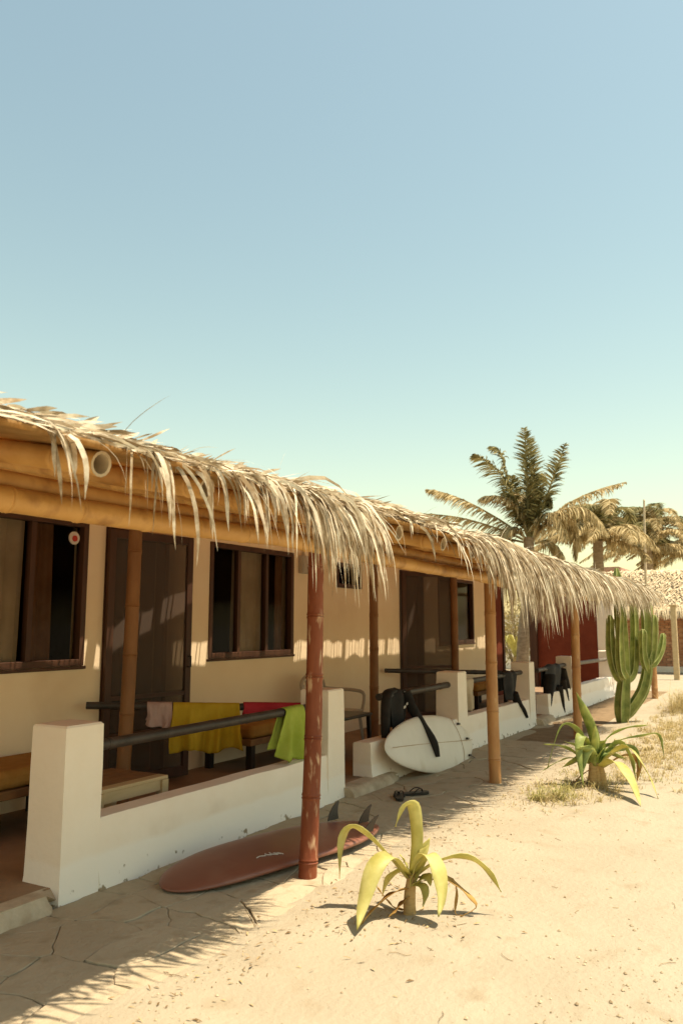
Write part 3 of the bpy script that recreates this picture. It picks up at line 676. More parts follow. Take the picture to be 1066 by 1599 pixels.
# ------------------------------------------------------------------ surfboards
def surfboard(root, L, W, T, m, to_world, nose_round, rail_m=None):
    ns, nc = 45, 20; rings = []
    def wprof(s):            # s -1 tail .. 1 nose
        e = (1 - abs(s) ** (2.6 if s < 0 else nose_round)) ** (.62 if s < 0 else .52)
        return W / 2 * max(0.0, e) * (1 - .05 * s * s)
    mb = MB(); vs = []
    for i in range(ns):
        s = -math.cos(math.pi * i / (ns - 1)); s = max(-.998, min(.998, s)); hw = wprof(s); th_ = T / 2 * (1 - .72 * s ** 4) * min(1, hw / (W * .12)) ; rk = .05 * max(0, s) ** 2.5 * L / 1.8 + .018 * max(0, -s) ** 2
        for j in range(nc):
            a = 2 * math.pi * j / nc; cx, sy = math.cos(a), math.sin(a)
            x = hw * (abs(cx) ** .55) * (1 if cx > 0 else -1); z = th_ * (abs(sy) ** .8) * (1 if sy > 0 else -1)
            vs.append(to_world(s * L / 2, x, z + rk))
    mb.add(vs, [(i * nc + j, i * nc + (j + 1) % nc, (i + 1) * nc + (j + 1) % nc, (i + 1) * nc + j) for i in range(ns - 1) for j in range(nc)] + [tuple(range(nc - 1, -1, -1)), tuple(range((ns - 1) * nc, ns * nc))])
    return mb.build('board', m, root, smooth=70), wprof
def frame3(c, axis_, across, upn):
    ax = V(axis_).normalized(); up_ = V(upn); up_ = (up_ - ax * up_.dot(ax)).normalized(); ac = up_.cross(ax)
    if ac.dot(V(across)) < 0: ac = -ac
    return lambda l, w_, z: V(c) + ax * l + ac * w_ + up_ * z, ax, ac, up_
# maroon board, bottom up, nose towards the viewer
c1 = (4.50, 2.985, .085)
tw, ax, ac, un = frame3(c1, (-1.62, .42, -.01), (0, 1, 0), (0.02, -.10, 1))
b1 = thing('surfboard', 'maroon surfboard lying fins up on the path against the porch wall', 'surfboard', (4.5, 2.98, 0))
bd, wp = surfboard(b1, 1.80, .52, .062, 'maroon', lambda l, w_, z: tw(l, w_, -z * 1.0), 4.0)
def fin(l, w_, cant, h=.115):
    mb = MB(); pr = [(0, 0), (.055, .30), (.10, .62), (.118, .86), (.112, 1.0), (.085, .98), (.062, .78), (.04, .5), (.022, .22), (-.005, 0)]
    outline = [(-.055 + .0, 0), (-.035, .35), (.0, .68), (.04, .92), (.07, 1.0), (.075, .93), (.06, .70), (.05, .40), (.05, 0)]
    A_ = []
    for sgn in (-1, 1):
        for a, hh in outline: A_.append(tw(l - a, w_ + cant * hh * h + sgn * .004 * (1 - hh * .6), .02 + hh * h))
    n = len(outline); mb.add(A_, [tuple(range(n)), tuple(range(2 * n - 1, n - 1, -1))] + [(k, k + n, k + n + 1, k + 1) for k in range(n - 1)])
    return mb.build('fin', 'fin', b1)
fin(-.62, .165, .25); fin(-.62, -.165, -.25); fin(-.76, 0, 0)
q = MB()                                            # pale scribbled signature on the board
sg = [(.30, -.10), (.285, -.06), (.29, -.09), (.265, -.05), (.27, -.085), (.245, -.06), (.25, -.03), (.235, -.07), (.215, -.05), (.22, -.03), (.20, -.06), (.17, -.045), (.14, -.055)]
q.tube([tw(.32 - (a - .14) * 1.1, b_ * 1.0 - .06, .032 - .0) for a, b_ in sg], .003, 5); q.build('signature', 'patch', b1)
# white board leaning on its rail against the low wall
c2 = (8.0, 3.405, .265)
tw2, ax2, ac2, un2 = frame3(c2, (-2.2, 0, .20), (0, .3, 1), (0, -1, .36))
b2 = thing('surfboard', 'white surfboard leaning on its side against the low wall under the wetsuit', 'surfboard', (8.0, 3.35, 0))
surfboard(b2, 2.18, .60, .062, 'boardwhite', lambda l, w_, z: tw2(l, w_, -z), 2.0)
q = MB(); q.tube([tw2(-.98 + 1.98 * i / 20, 0, .0318 - .05 * 1.2 * max(0, (-.98 + 1.98 * i / 20) / 1.09) ** 2.5) for i in range(21)], .0028, 5); q.build('stringer', 'pinline', b2)
q = MB(); q.tube([tw2(-.55 - .10 * (1 - (k / 9 - 1) ** 2) + .0, -.262 + .524 * k / 18, .0285 if 3 < k < 15 else .022) for k in range(19)], .0028, 5); q.build('pinline', 'pinline', b2)
for l, w_ in ((-.72, .19), (-.86, .02), (-.78, -.165)):
    q = MB(); q.tube([tw2(l - .03, w_, .026), tw2(l + .03, w_, .030)], .013, 8, flat=1); q.build('fin_plug', 'fin', b2, smooth=40)
q = MB(); q.tube(crom([tw2(-.80, -.17, .03), tw2(-.86, -.21, .05), tw2(-.98, -.27, .06), tw2(-1.06, -.30, .05)], 12), .004, 6); q.build('leash_cord', 'fin', b2, smooth=50)

# ------------------------------------------------------------------ furniture
def bench(x0, x1, label, m='cushion'):
    t_ = thing('daybed', label, 'bench', ((x0 + x1) / 2, 4.95, .09), 'cushioned benches against the house wall')
    q = MB(); q.box(x0, x1, 4.66, 5.25, .34, .40); bevel(q.build('seat_frame', 'brownwood', t_), .006)
    n, k_ = 24, 12; P = []
    q = MB(); q.box(x0 + .02, x1 - .02, 4.67, 5.24, .401, .53); bevel(q.build('cushion', m, t_, smooth=40), .045, 4)
    for x in (x0 + .05, x1 - .05):
        for y in (4.70, 5.2): q = MB(); q.box(x - .032, x + .032, y - .032, y + .032, .09, .34); q.build('leg', 'blackplastic', t_)
bench(2.9, 4.42, 'cushioned bench at the left edge behind the nearest pillar'); bench(6.45, 8.0, 'ochre cushioned bench behind the yellow towel'); bench(12.7, 14.3, 'brown cushioned bench behind the cream cloth')
t_ = thing('low_table', 'low pale wood table just behind the nearest porch wall', 'table', (4.0, 4.2, .09))
for k in range(6):
    y = 3.93 + k * .092; q = MB(); q.box(3.80, 4.46, y, y + .088, .432, .455); bevel(q.build('plank', 'brownwood' if k > 0 else 'lightwood', t_), .003)
for a, b_ in (((3.83, 3.955), (4.43, 3.955)), ((3.83, 4.44), (4.43, 4.44)), ((3.835, 3.97), (3.835, 4.42)), ((4.43, 3.97), (4.43, 4.42))):
    q = MB(); q.bar((*a, .395), (*b_, .395), .024, .07); q.build('apron', 'lightwood', t_)
for x in (3.83, 4.43):
    for y in (3.955, 4.44): q = MB(); q.box(x - .03, x + .03, y - .03, y + .03, .09, .43); q.build('leg', 'lightwood', t_)
t_ = thing('ashtray', 'small round glass ashtray on the low pale table', 'ashtray', (3.92, 4.25, .455))
q = MB(); c = V((3.92, 4.25, .455)); q.tube([c, c + V((0, 0, .012)), c + V((0, 0, .045)), c + V((0, 0, .045)), c + V((0, 0, .014))], [.055, .07, .08, .066, .05], 18); q.build('bowl', 'ashtray', t_, smooth=40)
q = MB(); q.tube([c + V((.05, .02, .047)), c + V((.1, .05, .052))], .005, 6); q.build('cigarette_stub', 'patch', t_)

def plastic_chair(cx, cy, ang, label, m):
    t_ = thing('plastic_chair', label, 'chair', (cx, cy, .09)); t_.rotation_euler.z = 0
    R = Matrix.Rotation(ang, 3, 'Z'); O = V((cx, cy, .09)); W_ = lambda x, y, z: R @ V((x, y, z)) + O   # front is -y
    for sx in (-1, 1):
        for sy in (-1, 1):
            q = MB(); q.bar(W_(sx * .25, sy * .25, 0), W_(sx * .21, sy * .2, .43), .045, .03); q.build('leg', m, t_)
        q = MB(); q.tube(crom([W_(sx * .25, -.22, .40), W_(sx * .285, -.23, .6), W_(sx * .29, -.1, .645), W_(sx * .27, .12, .65), W_(sx * .23, .26, .66)], 14), .02, 8, flat=.6); q.build('armrest', m, t_, smooth=50)
    P = [[W_(-.23 + .46 * i / 8, -.24 + .46 * j / 8, .43 - .02 * math.sin(math.pi * i / 8) * math.sin(math.pi * j / 8)) for j in range(9)] for i in range(9)]
    q = MB(); q.grid(P, 9, 9); solid(q.build('seat', m, t_, smooth=50), .02)
    n = 13
    for i in range(7):                              # fan of back slats under an arched rim
        a = -1 + 2 * i / 6; q = MB(); top_ = .83 - .09 * a * a
        q.bar(W_(a * .17, .22, .43), W_(a * .21, .30, top_ - .02), .038, .012, upv=R @ V((0, 1, 0))); q.build('back_slat', m, t_)
    q = MB(); q.tube(crom([W_(-.23, .22, .42), W_(-.25, .28, .64), W_(-.21, .305, .77), W_(0, .315, .84), W_(.21, .305, .77), W_(.25, .28, .64), W_(.23, .22, .42)], 26), .024, 8, flat=.7); q.build('back_rim', m, t_, smooth=50)
plastic_chair(8.15, 4.72, math.radians(0), 'beige plastic garden chair behind the second pillar', 'plastic')
t_ = thing('stool', 'black plastic stool beside the second pillar', 'stool', (7.72, 4.42, .09))
q = MB(); q.box(7.42, 8.10, 4.2, 4.64, .50, .535); bevel(q.build('seat', 'blackplastic', t_), .015, 3)
for x, y in ((7.46, 4.24), (8.07, 4.24), (7.46, 4.6), (8.07, 4.6)):
    q = MB(); dx = .035 if x > 7.7 else -.035; q.bar((x + dx, y, .09), (x, y, .5), .04, .04); q.build('leg', 'blackplastic', t_)

def sandal(cx, cy, z, ang, label, group):
    t_ = thing('sandal', label, 'sandal', (cx, cy, z), group); R = Matrix.Rotation(ang, 3, 'Z'); O = V((cx, cy, z)); W_ = lambda x, y, z_: R @ V((x, y, z_)) + O
    out = [(.135, 0), (.12, .035), (.06, .05), (-.02, .036), (-.09, .036), (-.13, .022), (-.14, 0), (-.13, -.022), (-.09, -.036), (-.02, -.036), (.06, -.045), (.12, -.03)]
    n = len(out); q = MB(); q.add([W_(a, b_, .003) for a, b_ in out] + [W_(a, b_, .024) for a, b_ in out], [tuple(range(n - 1, -1, -1)), tuple(range(n, 2 * n))] + [(k, (k + 1) % n, n + (k + 1) % n, n + k) for k in range(n)]); q.build('sole', 'blackplastic', t_)
    for s_ in (-1, 1):
        q = MB(); q.tube(crom([W_(.07, 0, .024), W_(.055, s_ * .012, .05), W_(.01, s_ * .035, .052), W_(-.04, s_ * .042, .018)], 10), .007, 6, flat=.6); q.build('strap', 'blackplastic', t_, smooth=50)
sandal(6.50, 3.12, .012, .5, 'black flip-flop on the path nearer the maroon surfboard', 'flip-flops on the path')
sandal(6.70, 3.06, .012, -.7, 'black flip-flop on the path nearer the white surfboard', 'flip-flops on the path')
sandal(7.62, 4.05, .09, .3, 'dark flip-flop on the porch floor in the gap, nearer the stool', 'flip-flops on the porch floor'); sandal(7.78, 3.95, .09, .1, 'dark flip-flop on the porch floor in the gap, nearer the wall stub', 'flip-flops on the porch floor')

# ------------------------------------------------------------------ strap-leaved plants
def plant_frame(base, pxm):
    Bv = V(base); T = -FW
    return lambda dx, dy, d: Bv + RT * (dx / pxm) + UP * (dy / pxm) + T * d
def from_view(x, y, depth):
    r_ = f3 * 1250 + RT * (x - 533) - u3 * (y - 799.5); p = V((0, 0, 1.5)) + r_ * (depth / (FW.dot(r_)))
    p.z = max(p.z, .006); return p
def strap_leaf(parent, pts, wd, m, twist=0.5, fold=.22, seed=0, name='leaf', ripple=.0):
    q = crom(pts, 17); n = len(q); mb = MB(); vs = []
    hd = q[-1] - q[0]; hd.z = 0
    if hd.length < .02: hd = V((RT))
    sd0 = hd.normalized().cross(UP)
    sd0 = (sd0 * math.cos(twist) + (-FW).cross(hd.normalized()).cross(hd.normalized()) * 0).normalized()
    t0 = (q[1] - q[0]).normalized(); s = (sd0 - t0 * sd0.dot(t0)).normalized()
    rr_ = random.Random(seed)
    for i in range(n):
        u = i / (n - 1); t = (q[min(i + 1, n - 1)] - q[max(i - 1, 0)]).normalized()
        s = (s - t * s.dot(t)).normalized(); s2 = Matrix.Rotation(twist * (.4 + .6 * u), 3, t) @ s; nrm = s2.cross(t)
        w_ = wd * (min(1, .62 + u * 1.6)) * (1 if u < .45 else max(.02, 1 - ((u - .45) / .55) ** 1.7)) / 2
        rp = .004 * math.sin(u * 17 + seed)
        vs += [q[i] - s2 * w_ + nrm * (fold * w_ + rp), q[i], q[i] + s2 * w_ + nrm * (fold * w_ - rp)]
    mb.add(vs, [f for i in range(n - 1) for f in ((3 * i, 3 * i + 1, 3 * i + 4, 3 * i + 3), (3 * i + 1, 3 * i + 2, 3 * i + 5, 3 * i + 4))])
    o = mb.build(name, m, parent, smooth=75); solid(o, .0025); return o
p1 = thing('strap_plant', 'small yellowing strap-leaved plant alone on the sunlit sand', 'plant', (4.055, 1.889, 0))
W1 = plant_frame((4.055, 1.889, gh(4.055, 1.889)), 280)
def leafpx(parent, Wf, b, pts, wpx, pxm, m, d0=0, d1=0, twist=.5, seed=0, fold=.22):
    n = len(pts); D0 = Wf; P = [from_view(x, y, D0 - (d0 + (d1 - d0) * (i / (n - 1)))) for i, (x, y) in enumerate(pts)]
    return strap_leaf(parent, P, wpx / pxm, m, twist, fold, seed)
q = MB(); q.tube([W1(0, -8, 0), W1(-1, 12, 0), W1(0, 30, 0), W1(3, 52, 0), W1(5, 64, 0)], [.036, .032, .030, .024, .012], 12); q.build('stem', 'stem', p1, smooth=50)
for k, (pts, w_, m, d0, d1, tw_) in enumerate([
    ([(642, 1375), (650, 1318), (647, 1268), (640, 1256), (628, 1264), (617, 1291)], 20, 'strap', 0, .06, .9),
    ([(634, 1372), (604, 1336), (566, 1300), (545, 1294), (533, 1318), (530, 1372)], 25, 'strap', 0, -.04, .75),
    ([(636, 1368), (610, 1338), (586, 1356), (568, 1410), (557, 1453)], 28, 'strap', .0, .36, -.5),
    ([(646, 1372), (684, 1346), (728, 1340), (760, 1360), (782, 1393)], 22, 'strap', 0, .04, -.75),
    ([(646, 1368), (664, 1336), (680, 1352), (688, 1396), (684, 1432)], 30, 'strap', .0, .26, .15),
    ([(636, 1388), (612, 1396), (584, 1420), (562, 1446)], 17, 'strapdry', 0, .2, .7),
    ([(643, 1378), (654, 1344), (671, 1308)], 22, 'strap', .0, -.02, 1.0),
    ([(642, 1384), (647, 1352), (668, 1320)], 26, 'strap', .0, .05, .9),
    ([(644, 1384), (656, 1374), (668, 1370), (672, 1384)], 17, 'strap', .0, .12, .8),
    ([(646, 1372), (684, 1366), (712, 1382), (730, 1398), (743, 1416), (718, 1447)], 9, 'strapdry', .0, .08, .5),
    ([(646, 1378), (700, 1372), (712, 1390), (710, 1425), (722, 1440)], 6, 'strapdry', .0, .06, .5),
    ([(634, 1420), (618, 1424), (602, 1404), (588, 1384)], 9, 'strapdry', .0, -.12, .9),
    ([(638, 1400), (626, 1412), (616, 1425), (606, 1432)], 11, 'strapdry', .02, .1, .6),
    ([(642, 1380), (660, 1384), (664, 1398), (660, 1416)], 12, 'strap', .0, .14, .8),
    ([(640, 1376), (634, 1352), (624, 1334)], 14, 'strap', .0, -.05, .9),
    ([(641, 1376), (628, 1360), (606, 1372), (596, 1400)], 12, 'strap', .0, -.16, .8)]):
    leafpx(p1, 4.455, (640, 1425), pts, w_, 280, m, d0, d1, tw_, k)
p2 = thing('strap_plant', 'larger green strap-leaved plant on the grass tuft near the cactus', 'plant', (8.021, 1.79, 0))
W2 = plant_frame((8.021, 1.79, -.01), 159)
for dx in (-6, 8, 0): q = MB(); q.tube([W2(dx, -6, .03), W2(dx * .8, 18, .02), W2(dx * .5, 44, 0)], [.05, .045, .03], 10); q.build('stem', 'stem', p2, smooth=50)
L2 = [([(930, 1195), (926, 1150), (912, 1112), (899, 1081)], 17, 'strapgreen', 0, .05, .9), ([(925, 1195), (904, 1145), (882, 1131), (868, 1152), (854, 1200)], 11, 'strapgreen', 0, .1, .7),
    ([(924, 1195), (900, 1178), (878, 1166), (848, 1162)], 9, 'strapgreen', 0, .1, .6), ([(924, 1195), (894, 1184), (870, 1190), (846, 1204)], 7, 'strapgreen', 0, .1, .6),
    ([(922, 1192), (914, 1158), (906, 1150), (903, 1178), (911, 1232)], 15, 'strapgreen', .0, .28, -.9), ([(926, 1196), (922, 1168), (914, 1180), (910, 1206)], 13, 'strapgreen', .05, .2, -.8),
    ([(932, 1192), (945, 1156), (976, 1138), (1012, 1132)], 11, 'strapgreen', 0, .0, -.7), ([(934, 1192), (958, 1160), (1004, 1149), (1028, 1148), (1036, 1182)], 8, 'strapgreen', 0, .0, -.7),
    ([(934, 1194), (964, 1160), (984, 1184), (991, 1216)], 14, 'strapgreen', 0, .2, -.8), ([(934, 1200), (960, 1190), (984, 1220), (1000, 1264)], 20, 'strap', 0, .95, -.3),
    ([(936, 1192), (976, 1166), (1008, 1204), (1027, 1250)], 11, 'strap', 0, .66, -.5), ([(936, 1196), (960, 1168), (990, 1170), (998, 1200)], 11, 'strapgreen', 0, -.05, -.8),
    ([(938, 1200), (975, 1180), (996, 1190), (994, 1226)], 13, 'strapdry', -.05, -.1, -.8), ([(930, 1200), (916, 1205), (900, 1218), (890, 1230)], 8, 'strapdry', 0, .1, .6)]
rq = random.Random(12)
for k in range(28):
    a = rq.uniform(-1, 1); h_ = rq.uniform(36, 66) * (1.1 - .5 * abs(a)); L2.append(([(930, 1200), (930 + a * 18, 1200 - h_ * .6), (930 + a * rq.uniform(34, 62), 1200 - h_ + rq.uniform(0, 34) * abs(a))], rq.uniform(12, 18), 'strapgreen', 0, rq.uniform(-.3, .3), rq.choice((-.8, .8))))
for k, (pts, w_, m, d0, d1, tw_) in enumerate(L2): leafpx(p2, 7.86, (930, 1225), pts, w_, 159, m, d0, d1, tw_, k + 40)
p3 = thing('strap_plant', 'small yellow-green plant seen through the passage beyond the porch', 'plant', (21.2, 6.7, 0))
for k in range(12):
    a = k / 12 * 6.28; Bq = V((21.2, 6.7, .6)); d = V((math.cos(a), math.sin(a), 0)); strap_leaf(p3, [Bq, Bq + d * .25 + V((0, 0, .5)), Bq + d * .6 + V((0, 0, .6)), Bq + d * .9 + V((0, 0, .25))], .09, 'strap', .5, .2, k)
q = MB(); q.tube([(21.2, 6.7, 0), (21.2, 6.7, .65)], [.09, .06], 8); q.build('stem', 'stem', p3)

# ------------------------------------------------------------------ cactus
ct = thing('cactus', 'tall ribbed green cactus with upright arms at the end of the porch', 'cactus', (13.18, 2.53, 0))
WC = plant_frame((13.18, 2.53, 0), 98.5)
def column(pts, w0, w1, d0=0, d1=0, name='arm', seed=0):
    n = 22; P = [WC(x - 968, 1128 - y, d0 + (d1 - d0) * i / (len(pts) - 1)) for i, (x, y) in enumerate(pts)]; q = crom(P, n); rad = []
    for i in range(n):
        u = i / (n - 1); r_ = (w0 + (w1 - w0) * u) * (1 if name == 'trunk' else .84) / 98.5 / 2 * (1 + .07 * math.sin(u * 11 + seed)); r_ *= min(1, .55 + u * 4) * (1 if u < .93 else math.sqrt(max(.05, 1 - ((u - .93) / .07) ** 2 * .9))); rad.append(r_)
    mb = MB(); mb.tube(q, rad, 10, star=.42, roll=.3 + seed); o = mb.build(name, 'cactus', ct, smooth=35)
    # pale rib edges
    t0 = (q[1] - q[0]).normalized(); a = V((0, 0, 1)) if abs(t0.z) < .9 else V((1, 0, 0)); u_ = t0.cross(a).normalized(); lines = [[] for _ in range(5)]
    for i in range(n):
        t = (q[min(i + 1, n - 1)] - q[max(i - 1, 0)]).normalized(); u_ = (u_ - t * u_.dot(t)).normalized(); w_ = t.cross(u_)
        for j in range(5):
            an = 2 * math.pi * (2 * j) / 10 + .3 + seed; lines[j].append(q[i] + (u_ * math.cos(an) + w_ * math.sin(an)) * rad[i] * .995)
    e_ = MB()
    for ln in lines: e_.tube(ln, .0065, 5)
    e_.build('rib_edge', 'cactusrib', o, smooth=50)
column([(971, 1136), (973, 1095), (977, 1060), (977, 1010), (975, 950), (973, 893)], 24, 15, 0, 0, 'trunk', 0)
column([(974, 1066), (962, 1048), (956, 1015), (956, 966)], 20, 15, 0, .1, 'arm', 1); column([(976, 1062), (968, 1046), (966, 1010), (968, 962)], 18, 14, .1, .22, 'arm', 2)
column([(980, 1068), (991, 1052), (996, 1020), (999, 980), (1000, 946)], 18, 15, 0, -.1, 'arm', 3)
column([(975, 1122), (988, 1104), (1004, 1078), (1012, 1040), (1013, 990), (1014, 938)], 21, 19, .0, .1, 'arm', 4)
column([(1010, 1050), (1004, 1030), (1002, 1010), (1002, 988)], 15, 13, .08, .2, 'arm', 5); column([(1012, 1044), (1019, 1024), (1021, 1000), (1022, 966)], 15, 13, .08, .16, 'arm', 6)
column([(1013, 1044), (1026, 1032), (1034, 1014), (1038, 994)], 15, 11, .08, .05, 'arm', 7)

# ------------------------------------------------------------------ palms
def frond(parent, pts, LL, m, rr_, hang_=.35, wind=V((0, 0, 0)), n=44, wd=.035, name='frond'):
    q = crom(pts, 16); mb = MB(); mb.tube(q, [.028 * (1 - .85 * i / 15) + .004 for i in range(16)], 5)
    L = sum((q[i + 1] - q[i]).length for i in range(15))
    for i in range(n):
        u = .12 + .88 * (i + rr_.random() * .6) / n; k = min(14, int(u * 15)); p = q[k].lerp(q[k + 1], u * 15 - k); t = (q[k + 1] - q[k]).normalized()
        sd = t.cross(UP)
        if sd.length < .25: sd = (sd + t.cross(RT) * .8)
        sd.normalize(); nm = sd.cross(t)
        for s_ in (-1, 1):
            l_ = LL * (math.sin(math.pi * min(1, .18 + u * .80)) ** .6) * rr_.uniform(.75, 1.1)
            d = (t * rr_.uniform(.45, .8) + sd * s_ * rr_.uniform(.7, 1) + nm * rr_.uniform(.0, .45)).normalized(); P = [p]
            for j in range(3):
                d = (d + V((0, 0, -hang_ * rr_.uniform(.6, 1.3))) + wind * rr_.uniform(.5, 1.2)).normalized(); P.append(P[-1] + d * l_ / 3)
            sd2 = d.cross(V((rr_.uniform(-1, 1), rr_.uniform(-1, 1), rr_.uniform(-.3, 1)))).normalized()
            mb.ribbon(P, [wd * .7, wd, wd * .75, .004], sd2)
    return mb.build(name, m, parent)
def trunk_(parent, pts, r0, r1, seed):
    q = crom(pts, 40); rr_ = random.Random(seed); rad = []
    for i in range(40): u = i / 39; rad.append((r0 + (r1 - r0) * u) * (1 + (.05 if i % 2 else -.02)) * (1.35 - .35 * min(1, u * 8)))
    mb = MB(); mb.tube(q, rad, 12); return mb.build('trunk', 'trunk', parent, smooth=45)
WIND = V((-.10, .12, 0))
pa = thing('palm_tree', 'tallest coconut palm with upright windblown fronds behind the thatched roof', 'palm tree', (20.2, 5.95, 0), 'palm trees behind the porch roof')
Bp = V((20.2, 5.92, 3.35)); PX = 61.0
WA = lambda x, y, d: Bp + RT * ((x - 830) / PX) + UP * ((862 - y) / PX) - FW * d
trunk_(pa, [(20.05, 6.2, -.1), (20.1, 6.12, 1.2), (20.2, 5.98, 2.5), WA(829, 840, 0)], .17, .13, 1)
ra = random.Random(31)
for pts, m, L_, hg in [
    ([(832, 838), (838, 790), (844, 730), (850, 668)], 'palmgreen', .40, .12), ([(830, 838), (827, 780), (824, 725), (819, 673)], 'palmgreen', .38, .12), ([(834, 838), (850, 790), (864, 745), (876, 702)], 'palmgreen', .42, .2),
    ([(830, 838), (836, 800), (838, 760), (834, 720)], 'palmgreen', .42, .15), ([(828, 838), (812, 790), (800, 745), (792, 700), (779, 690)], 'palmgreen', .45, .35), ([(828, 840), (815, 800), (790, 750), (760, 725), (740, 716)], 'palmgreen', .45, .35),
    ([(826, 842), (790, 815), (740, 785), (700, 768), (671, 761)], 'palmdry', .42, .5), ([(826, 846), (790, 828), (730, 808), (680, 800), (648, 798)], 'palmdry', .42, .5), ([(828, 842), (812, 800), (795, 780), (770, 776), (752, 782)], 'palmdry', .42, .5),
    ([(836, 842), (862, 810), (900, 782), (945, 762), (990, 749)], 'palmdry', .42, .55), ([(836, 844), (860, 812), (890, 800), (906, 830), (908, 872)], 'palmdry', .5, .6), ([(834, 844), (850, 808), (868, 808), (878, 850)], 'palmdry', .45, .6),
    ([(826, 846), (808, 825), (790, 835), (778, 870)], 'palmdry', .45, .5), ([(824, 848), (790, 840), (755, 845), (735, 865)], 'palmdry', .4, .5), ([(836, 844), (875, 800), (915, 800), (938, 840)], 'palmdry', .5, .6),
    ([(830, 840), (822, 800), (822, 770), (808, 765)], 'palmdry', .4, .5), ([(832, 840), (842, 800), (856, 775), (866, 790)], 'palmgreen', .4, .4), ([(838, 850), (860, 845), (878, 865), (884, 900)], 'palmdry', .42, .6), ([(830, 842), (834, 805), (846, 770), (854, 735)], 'palmgreen', .4, .2), ([(828, 842), (818, 805), (810, 770), (812, 735)], 'palmgreen', .38, .2)]:
    dd = ra.uniform(-.9, .9); n = len(pts); frond(pa, [WA(x, y, dd * (i / (n - 1)) ** 1.2) for i, (x, y) in enumerate(pts)], L_ * 1.25, m, ra, hg, WIND * (1.2 if hg > .3 else .4), n=105, wd=.036)
def palm(base, ztop, nf, LF, label, seed, lean=(0, 0), dry=.6, name='palm_tree'):
    r_ = random.Random(seed); pr = thing(name, label, 'palm tree', base, 'palm trees behind the porch roof'); b_ = V(base); tp = b_ + V((lean[0], lean[1], ztop))
    trunk_(pr, [b_ + V((0, 0, -.1)), b_ + V((lean[0] * .3, lean[1] * .3, ztop * .4)), tp], .2, .14, seed)
    for k in range(nf):
        az = k * 2.4 + r_.uniform(-.3, .3); el = r_.uniform(-.35, 1.1) if k % 4 else r_.uniform(.9, 1.35); L = LF * r_.uniform(.8, 1.1); d = V((math.cos(az), math.sin(az), 0))
        P = [tp, tp + d * L * .3 * math.cos(el) + V((0, 0, L * .33 * math.sin(el) + .15)), tp + d * L * .62 * math.cos(el * .7) + V((0, 0, L * .5 * math.sin(el) - .0)), tp + d * L * .9 * math.cos(el * .6) + V((0, 0, L * .5 * math.sin(el) - L * .22)) + WIND * 1.5]
        frond(pr, P, .5, 'palmdry' if (el < .5 or r_.random() < dry) else 'palmgreen', r_, .55 if el < .6 else .35, WIND, n=80, wd=.04)
palm((24.0, 5.05, 0), 3.9, 28, 2.2, 'leaning dry palm right of the tallest palm', 3, (-.3, -.1), .55)
palm((34.0, 5.25, 0), 4.9, 28, 2.7, 'yellowed palm behind the thatched brick hut near the thin pole', 4, (.2, .1), .7)
palm((35.0, 3.8, 0), 4.5, 28, 2.8, 'rightmost dry palm with drooping straw fronds over the hut', 5, (.1, -.1), .8)
palm((33, 4.9, 0), 4.4, 16, 2.1, 'farthest palm between the leaning palm and the hut roof', 6, (.0, .1), .5)
po = thing('thin_pole', 'thin pale pole standing upright among the palms on the right', 'pole', (26, 4.05, 0))
q = MB(); q.tube([(26, 4.08, -.2), (26, 4.06, 2.5), (26, 3.98, 5.3)], [.045, .04, .03], 8); q.build('shaft', 'bamboo_end', po, smooth=50)
q = MB(); q.tube([(26, 3.98, 5.3), (26, 3.98, 5.34)], [.036, .02], 8); q.build('cap', 'bamboo_end', po, smooth=50)

# ------------------------------------------------------------------ thatched brick hut and things beyond
hut = thing('brick_hut', 'small brick hut with a wide thatched roof beyond the cactus', 'hut', (30, 4, 0))
q = MB(); q.box(27.82, 28.0, 2.2, 5.75, 0, 2.3); q.build('wall', 'mortar', hut)
q = MB(); q.box(27.7, 27.82, 2.2, 5.75, -.05, .17); bevel(q.build('plinth', 'plaster', hut), .01)
bm_ = None; rr = random.Random(2)
for row in range(23):
    for k in range(13):
        y = 2.26 + k * .262 + (.131 if row % 2 else 0); z = .175 + row * .086
        if y + .25 > 5.75: continue
        if bm_ is None:
            q = MB(); q.box(-.035, .035, 0, .248, 0, .073); o = q.build('brick', 'brick', hut); bm_ = o.data; o.location = V((27.80, y, z)) - wpos(hut)
            # recentre mesh on its own origin
            for v_ in bm_.vertices: v_.co = v_.co + wpos(hut)
            bevel(o, .006, 1)
        else:
            o = bpy.data.objects.new('brick', bm_); COL.objects.link(o); o.parent = hut; o.location = V((27.80 + rr.uniform(-.008, .008), y + rr.uniform(-.005, .005), z)) - wpos(hut); o.rotation_euler.z = rr.uniform(-.01, .01)
def hz(x): return 1.98 + (x - 27) * .5
q = MB(); n = 30; P = [[V((x, .4 + 6.6 * i / n, hz(x) + .03 * noise.noise(V((x * 2, i * .7, 0))))) for x in (27, 27.5, 28, 28.6, 29.2, 29.7)] for i in range(n + 1)]
q.grid(P, n + 1, 6); solid(q.build('roof', 'hutthatch', hut, smooth=60), .1)
q = MB(); P = [[V((x, .4 + 6.6 * i / n, hz(29.7) - (x - 29.7) * .5 + .03 * noise.noise(V((x * 2, i * .7, 0))))) for x in (29.7, 30.4, 31.2, 32.2)] for i in range(n + 1)]
q.grid(P, n + 1, 4); solid(q.build('roof', 'hutthatch', hut, smooth=60), .1)
rr = random.Random(8)
